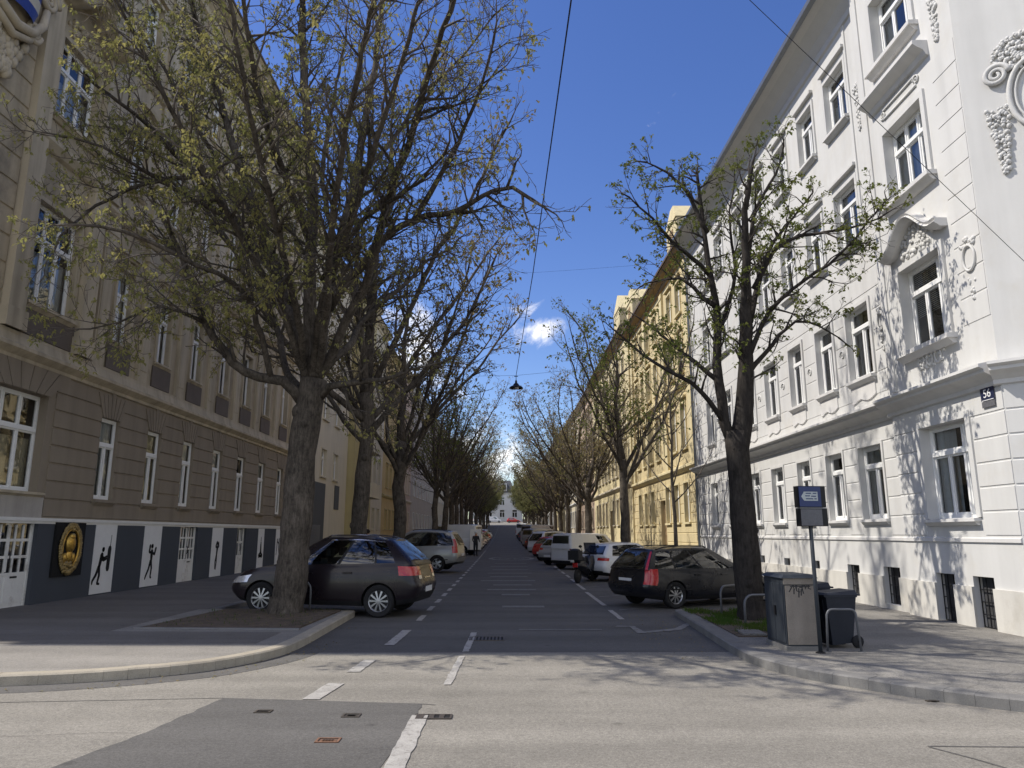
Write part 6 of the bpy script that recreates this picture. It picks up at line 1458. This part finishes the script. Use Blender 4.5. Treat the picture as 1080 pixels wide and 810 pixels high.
# ---------------------------------------------------------------- scooter
def scooter(loc,rz,label):
    t=thing('motor_scooter',label,'scooter',loc,rz)
    for x in (-.62,.66):
        b=MB(); b.lathe([(.12,-.05),(.2,-.06),(.245,-.035),(.25,0),(.245,.035),(.2,.06),(.12,.05),(.02,.04)],20,c=(x,0,.25)); w_=b.build('wheel',M['tyre'],t,smooth=True)
        b=MB(); b.lathe([(.14,.02),(.10,.055),(.02,.06)],12,c=(x,0,.25)); b.lathe([(.14,-.02),(.10,-.055),(.02,-.06)],12,c=(x,0,.25)); b.build('rim',M['rimdark'],w_)
    b=MB(); b.tube([(-.72,0,.62),(-.45,0,.60),(-.15,0,.50),(.12,0,.34),(.34,0,.36),(.45,0,.62),(.42,0,.92)],[.13,.22,.23,.19,.16,.22,.16],12); b.build('body',M['car_black'],t,smooth=True)
    b=MB(); b.tube([(-.7,0,.78),(-.4,0,.80),(-.05,0,.76)],[.10,.15,.10],10); b.build('seat',M['cabin'],t,smooth=True)
    b=MB(); b.box(-.98,-.62,-.2,.2,.80,1.12); b.sphere((-.80,0,1.12),(.18,.2,.07),12,6); b.build('top_box',M['trimblack'],t)
    b=MB(); b.tube([(.40,-.36,1.02),(.45,-.1,.98),(.45,.1,.98),(.40,.36,1.02)],.018,6); b.tube([(.62,0,.25),(.44,0,.95)],.03,6); b.build('handlebar',M['black_metal'],t)
    for s_ in (-1,1): b=MB(); b.tube([(.42,.25*s_,1.0),(.40,.33*s_,1.2)],.008,5); b.sphere((.40,.34*s_,1.24),(.02,.07,.05),8,6); b.build('mirror',M['black_metal'],t)
    b=MB()
    for i in range(6):
        a0=-.24+.08*i
        b.face([(.52+.02*abs(i-2.5),a0,.95),(.52+.02*abs(i-1.5),a0+.08,.95),(.40+.02*abs(i-1.5),a0+.08,1.38),(.40+.02*abs(i-2.5),a0,1.38)])
    b.build('windscreen',M['carglass_dark'],t)
    b=MB(); b.box(-.83,-.80,-.09,.09,.55,.70); b.build('tail_light',M['red_lamp'],t)
    return t
scooter((2.85,26.9,gz(27)),R(60),'black motor scooter with top box and windscreen standing left of the white hatchback')
# ---------------------------------------------------------------- people
def person(loc,rz,label,joints,edges,rad,parts):
    me=bpy.data.meshes.new('body'); me.from_pydata(joints,edges,[]); o=bpy.data.objects.new('person',me); C.objects.link(o)
    sk=o.modifiers.new('s','SKIN'); sk.use_smooth_shade=True
    for i,v in enumerate(me.skin_vertices[0].data): v.radius=(rad[i],rad[i]); v.use_root=(i==0)
    sb=o.modifiers.new('u','SUBSURF'); sb.levels=2; sb.render_levels=2
    dg=bpy.context.evaluated_depsgraph_get(); dg.update(); m2=bpy.data.meshes.new_from_object(o.evaluated_get(dg)); bpy.data.objects.remove(o)
    m2.materials.clear()
    for m in parts: m2.materials.append(M[m])
    for p in m2.polygons:
        z=p.center.z; p.use_smooth=True
        p.material_index=0 if z>1.42 else (1 if z>.82 else 2)
    o=bpy.data.objects.new('person',m2); C.objects.link(o); o.location=loc; o.rotation_euler=(0,0,rz); tag(o,label,'person','people by the left parked cars'); return o
J=[(0,0,.95),(0,.01,1.15),(0,.02,1.36),(0,.03,1.46),(0,.05,1.60),(.09,0,.92),(.10,.03,.50),(.10,-.02,.08),(.10,.12,.04),(-.09,0,.92),(-.11,-.05,.50),(-.12,-.12,.08),(-.12,.0,.04),(.18,.02,1.38),(.24,.05,1.12),(.20,.22,.98),(.19,.30,.97),(-.18,.02,1.38),(-.25,.02,1.12),(-.21,.20,1.02),(-.20,.28,1.02)]
E_=[(0,1),(1,2),(2,3),(3,4),(0,5),(5,6),(6,7),(7,8),(0,9),(9,10),(10,11),(11,12),(2,13),(13,14),(14,15),(15,16),(2,17),(17,18),(18,19),(19,20)]
RD=[.14,.13,.16,.06,.10,.10,.07,.05,.04,.10,.07,.05,.04,.07,.05,.035,.04,.07,.05,.035,.04]
p=person((-5.45,29.6,gz(29)+.02),R(40),'person in a maroon jacket standing behind the silver people carrier',J,E_,RD,['skin','jacket','trousers'])
def headbits(p,cap):
    b=MB(); b.sphere((0,.04,1.665),(.105,.12,.085),12,8); b.build('cap' if cap else 'hair',M['cap' if cap else 'hair'],p,smooth=True)
    b=MB(); b.sphere((0,.155,1.60),(.014,.022,.02),6,4); b.sphere((.095,.05,1.60),(.012,.02,.03),6,4); b.sphere((-.095,.05,1.60),(.012,.02,.03),6,4); b.build('face_features',M['skin'],p,smooth=True)
headbits(p,False); p.scale=(1.06,1.06,1.06)
p=person((-2.1,53.2,gz(53)),R(200),'person in dark clothes and a pale cap at the open door of the white van',J,E_,RD,['skin','trousers','trousers']); headbits(p,True)
# ---------------------------------------------------------------- street furniture on the right corner
# utility cabinet
cb=thing('utility_cabinet','utility cabinet with dark grey side and weathered tan front sprayed with a black tag','cabinet',(4.12,10.92,.12),R(1))
W_,D_,H_=.46,.74,.97
b=MB(); b.box(-W_/2,W_/2,-D_/2+.012,D_/2,.06,H_); b.build('cabinet_body',M['cab_dark'],cb)
b=MB(); b.box(-W_/2+.02,W_/2-.02,-D_/2,-D_/2+.01,.08,H_-.10); b.box(-W_/2,W_/2,-D_/2-.006,-D_/2+.01,H_-.085,H_-.002); b.build('front_panel',M['cab_tan'],cb)
b=MB(); b.hexa([(-W_/2-.03,-D_/2-.03,H_),(W_/2+.03,-D_/2-.03,H_),(W_/2+.03,D_/2+.03,H_),(-W_/2-.03,D_/2+.03,H_),(-W_/2+.03,-D_/2+.03,H_+.05),(W_/2-.03,-D_/2+.03,H_+.05),(W_/2-.03,D_/2-.03,H_+.05),(-W_/2+.03,D_/2-.03,H_+.05)]); b.build('cabinet_lid',M['cab_dark'],cb)
b=MB(); b.box(-W_/2-.02,W_/2+.02,-D_/2-.01,D_/2+.02,-.05,.06); b.build('cabinet_base',M['granite_dark'],cb)
b=MB(); b.box(-W_/2-.012,-W_/2,-D_/2+.03,-.006,.1,H_-.08); b.box(-W_/2-.012,-W_/2,.006,D_/2-.03,.1,H_-.08); dd=b.build('cabinet_door',M['cab_dark'],cb)
b=MB(); b.box(-W_/2-.035,-W_/2-.013,-.08,-.03,.45,.58); b.build('handle',M['black_metal'],dd)
b=MB(); rnd=random.Random(12)
strokes=[[(-.20,.93),(-.12,.96),(-.16,.86),(-.2,.78)],[(-.14,.98),(-.10,.82),(-.05,.94)],[(-.07,.97),(-.06,.80),(0,.78)],[(-.02,.95),(.03,.99),(.05,.88),(-.01,.88)],[(.03,.90),(.06,.74)],[(.08,.97),(.10,.84),(.13,.93),(.16,.85)],[(.17,.96),(.15,.86),(.20,.84)],[(-.18,.90),(.0,.90),(.19,.90)],[(-.02,.86),(-.03,.66)],[(.02,.84),(.015,.70)],[(-.11,.84),(-.115,.73)],[(-.19,.99),(-.1,.90),(.02,.96),(.12,.88)]]
for st in strokes: b.tube([(x,-D_/2-.0035,z) for x,z in st],[.0115]*len(st),5)
b.v=[(x*.78,y,.30+(z)*.62) for x,y,z in b.v]; b.v=[(x,-D_/2-.001-(max(0,-(y+D_/2))*.12),z) for x,y,z in b.v]
b.build('spray_tag',M['graffiti'],cb)
# sign post with two panels
sp=thing('street_sign','blue street sign over a grey one on a dark post beside the cabinet','sign',(4.26,10.34,.12),R(8)); sp.scale=(.90,.90,.895)
b=MB(); b.tube([(0,0,-.05),(0,0,2.25)],.030,12); b.build('post',M['cab_dark'],sp,smooth=True)
b=MB(); b.lathe([(.075,-.01),(.07,.015),(.035,.03)],14,'z'); b.build('post_foot',M['black_metal'],sp)
b=MB(); b.box(-.20,.25,-.07,.07,2.17,2.50); b.build('upper_box',M['black_metal'],sp)
b=MB(); b.box(-.195,.165,-.082,-.072,2.18,2.49); o=b.build('upper_face',M['sign_blue'],sp)
b=MB(); b.box(-.12,.11,-.086,-.083,2.27,2.41); b.hexa([(-.165,-.086,2.335),(-.12,-.086,2.27),(-.12,-.086,2.40),(-.16,-.086,2.345),(-.165,-.083,2.335),(-.12,-.083,2.27),(-.12,-.083,2.40),(-.16,-.083,2.345)]); q=b.build('arrow_field',M['sign_mark'],o)
b=MB()
for z_,x0,x1 in ((2.385,-.09,.0),(2.385,.03,.09),(2.345,-.10,-.02),(2.34,.0,.08),(2.30,-.09,.03),(2.30,.05,.09)): b.box(x0,x1,-.0885,-.0865,z_-.008,z_+.008)
b.build('worn_lettering',M['sign_blue'],q)
b=MB(); b.box(-.19,.26,-.07,.07,1.88,2.15); b.build('lower_box',M['black_metal'],sp)
b=MB(); b.box(-.185,.165,-.080,-.072,1.89,2.14); o=b.build('lower_face',M['sign_grey'],sp)
b=MB()
for z_,x0,x1 in ((2.09,-.15,-.03),(2.05,-.16,-.05),(2.0,-.14,-.02),(1.95,-.16,-.04),(2.08,.05,.12),(2.02,.02,.06),(1.98,.09,.13),(1.93,.03,.12)): b.box(x0,x1,-.0835,-.0805,z_-.009,z_+.009)
b.build('worn_lettering',M['hoop'],o)
b=MB(); b.box(-.19,.26,-.072,.072,2.152,2.166); b.build('joint_strip',M['grey_metal'],sp)
# wheeled bins
def bin_(loc,rz,label,open_=0):
    t=thing('wheelie_bin',label,'bin',loc,rz,'dark wheeled bins beside the cabinet')
    b=MB(); w0,w1,d0,d1=.21,.27,.20,.30
    b.hexa([(-w0,-d0,.06),(w0,-d0,.06),(w0,d0,.10),(-w0,d0,.10),(-w1,-d1,.98),(w1,-d1,.98),(w1,d1,.98),(-w1,d1,.98)])
    b.box(-w1-.012,w1+.012,-d1-.012,d1+.012,.94,.975)
    for x in (-.13,0,.13): b.hexa([(x-.03,-d0-.012,.10),(x+.03,-d0-.012,.10),(x+.03,-d0,.10),(x-.03,-d0,.10),(x-.03,-d1-.012,.9),(x+.03,-d1-.012,.9),(x+.03,-d1,.9),(x-.03,-d1,.9)])
    b.build('bin_body',M['bin'],t)
    b=MB(); b.hexa([(-w1-.02,-d1-.03,.98),(w1+.02,-d1-.03,.98),(w1+.02,d1+.02,.98),(-w1-.02,d1+.02,.98),(-w1+.02,-d1+.02,1.02),(w1-.02,-d1+.02,1.02),(w1-.02,d1,1.07),(-w1+.02,d1,1.07)]); b.box(-w1-.03,w1+.03,-d1-.045,-d1-.02,.955,.99); b.build('lid',M['bin'],t)
    b=MB(); b.tube([(-w1,d1+.07,.98),(w1,d1+.07,.98)],.018,6); 
    for x in (-w1,0,w1): b.tube([(x,d1,.98),(x,d1+.07,.98)],.016,5)
    b.build('handle',M['bin'],t)
    for x in (-w0-.02,w0+.02):
        b=MB(); b.lathe([(.02,-.03),(.10,-.03),(.12,0),(.10,.03),(.02,.03)],16,c=(0,0,0)); o=b.build('wheel',M['tyre'],t,smooth=True); o.location=(x,d0+.08,.12); o.rotation_euler=(0,0,R(90))
    return t
bin_((4.74,10.93,.12),R(-82),'anthracite wheeled bin nearest the metal hoop, right of the sign post').scale=(.78,.78,.74)
bin_((4.66,11.6,.12),R(-85),'anthracite wheeled bin standing behind the front bin, by the cabinet').scale=(.78,.78,.80)
# tube hoops
def hoop(p,q,h,label,r=.021,rr=.16,m='hoop',z=.12,top=1.0):
    p=Vector((*p,0)); q=Vector((*q,0)); d=(q-p).normalized(); L_=(q-p).length; t=thing('tubular_hoop',label,'tube barrier',(p.x,p.y,z),0,'tubular steel hoops guarding the tree beds')
    ins=L_*(1-top)/2; pts=[Vector((0,0,-.05)),d*(ins*.8)+Vector((0,0,h-rr))]
    for k in range(1,5):
        a=math.pi/2*k/4; pts.append(d*(ins+rr*(1-math.cos(a)))+Vector((0,0,h-rr+rr*math.sin(a))))
    pts+= [d*(L_-ins-rr+rr*math.sin(math.pi/2*k/4))+Vector((0,0,h-rr+rr*math.cos(math.pi/2*k/4))) for k in range(0,5)]+[d*L_+Vector((0,0,-.05))]
    b=MB(); b.tube(pts,r,10); b.build('tube',M[m],t,smooth=True)
    b=MB()
    for s_ in (0,L_): b.lathe([(.05,0),(.05,.01),(.022,.014)],12,'z',c=tuple(d*s_+Vector((0,0,.0)))) 
    b.build('foot_plates',M[m],t)
hoop((4.25,14.9),(5.25,15.9),.56,'grey steel hoop at the back of the right grass bed, behind the trunk')
hoop((4.22,13.35),(5.1,13.5),.52,'grey steel hoop in the right grass bed in front of the dark trunk')
hoop((4.40,10.45),(4.86,10.43),.56,'grey steel hoop directly in front of the wheeled bins',r=.016,rr=.07,top=.84)
hoop((-4.05,15.8),(-4.75,15.85),.62,'grey steel hoop right of the largest tree trunk by the dark crossover',r=.022,rr=.2,z=.13)
# wall lamp? none; suspended lamp and wires
lp=thing('hanging_street_lamp','dark bell-shaped street lamp hanging on a wire above the middle of the street','street lamp',(.40,27,7.08)); lp.scale=(.76,.76,.76)
b=MB(); b.lathe([(.02,.42),(.05,.36),(.06,.26),(.12,.22),(.16,.14),(.30,.07),(.36,0),(.34,-.01),(.28,.05)],24,'z'); b.build('lamp_shade',M['black_metal'],lp,smooth=True)
b=MB(); b.sphere((0,0,.02),(.15,.15,.09),14,8); b.build('diffuser',M['clear_lamp'],lp,smooth=True)
b=MB(); b.tube([(0,0,.4),(0,0,.62)],.018,6); b.tube([(-.10,0,.60),(.10,0,.60)],.02,6); b.build('hanger',M['black_metal'],lp)
def wire(pts,r,label,sag=.0,m='black_metal'):
    out=[]
    for a,c in zip(pts,pts[1:]):
        a,c=Vector(a),Vector(c); n=14
        for k in range(n+(1 if c==Vector(pts[-1]) else 0)): t=k/n; p=a.lerp(c,t); p.z-=sag*4*t*(1-t); out.append(p)
    b=MB(); b.tube(out,r,5,cap=False); return tag(b.build('overhead_wire',M[m]),label,'wire')
wire([(.40,27,7.56),(.67,17,7.97),(.85,5.8,8.32),(.95,-6,8.6)],.011,'dark wire running along the middle of the street down to the hanging lamp')
wire([(8.96,10.84,5.03),(2.95,7.7,8.03),(1.2,6.5,8.7)],.0045,'thin span wire anchored on the white corner house, rising left',.0)
wire([(-10.7,30,8.2),(.40,27,7.57),(8.3,25,8.1)],.005,'thin cross wire carrying the hanging lamp between the house fronts',.05)
wire([(-10.7,18.5,9.2),(.67,17,7.98),(8.2,15.9,8.3)],.0022,'thin cross wire through the crown of the largest tree',.05)
rnd=random.Random(5); b=MB()
for i in range(900):
    k=rnd.random()
    if k<.35: x,y=rnd.uniform(-6.1,-3.4),rnd.uniform(13.1,15.9); z=.156
    elif k<.6: j=rnd.randrange(6,len(LC)-1); x,y=LC[j]; x+=rnd.uniform(-.1,.45); y-=rnd.uniform(.02,.5)*(1 if y<11 else .1); z=.012
    elif k<.85: x,y=rnd.uniform(3.65,5.3),rnd.uniform(11.9,16.5); z=.15
    else: x,y=rnd.uniform(2.2,3.2),rnd.uniform(10.5,16.5); z=.012
    s_=rnd.uniform(.008,.028); a=rnd.uniform(0,6.28); c,d=math.cos(a)*s_,math.sin(a)*s_
    b.face([(x-c,y-d,z),(x+d*.5,y-c*.5,z+rnd.uniform(0,.012)),(x+c,y+d,z+rnd.uniform(0,.01)),(x-d*.5,y+c*.5,z)])
tag(b.build('leaf_litter',M['bud']),'scattered dry bud scales and leaf scraps along the kerbs and tree beds','litter',kind='stuff')
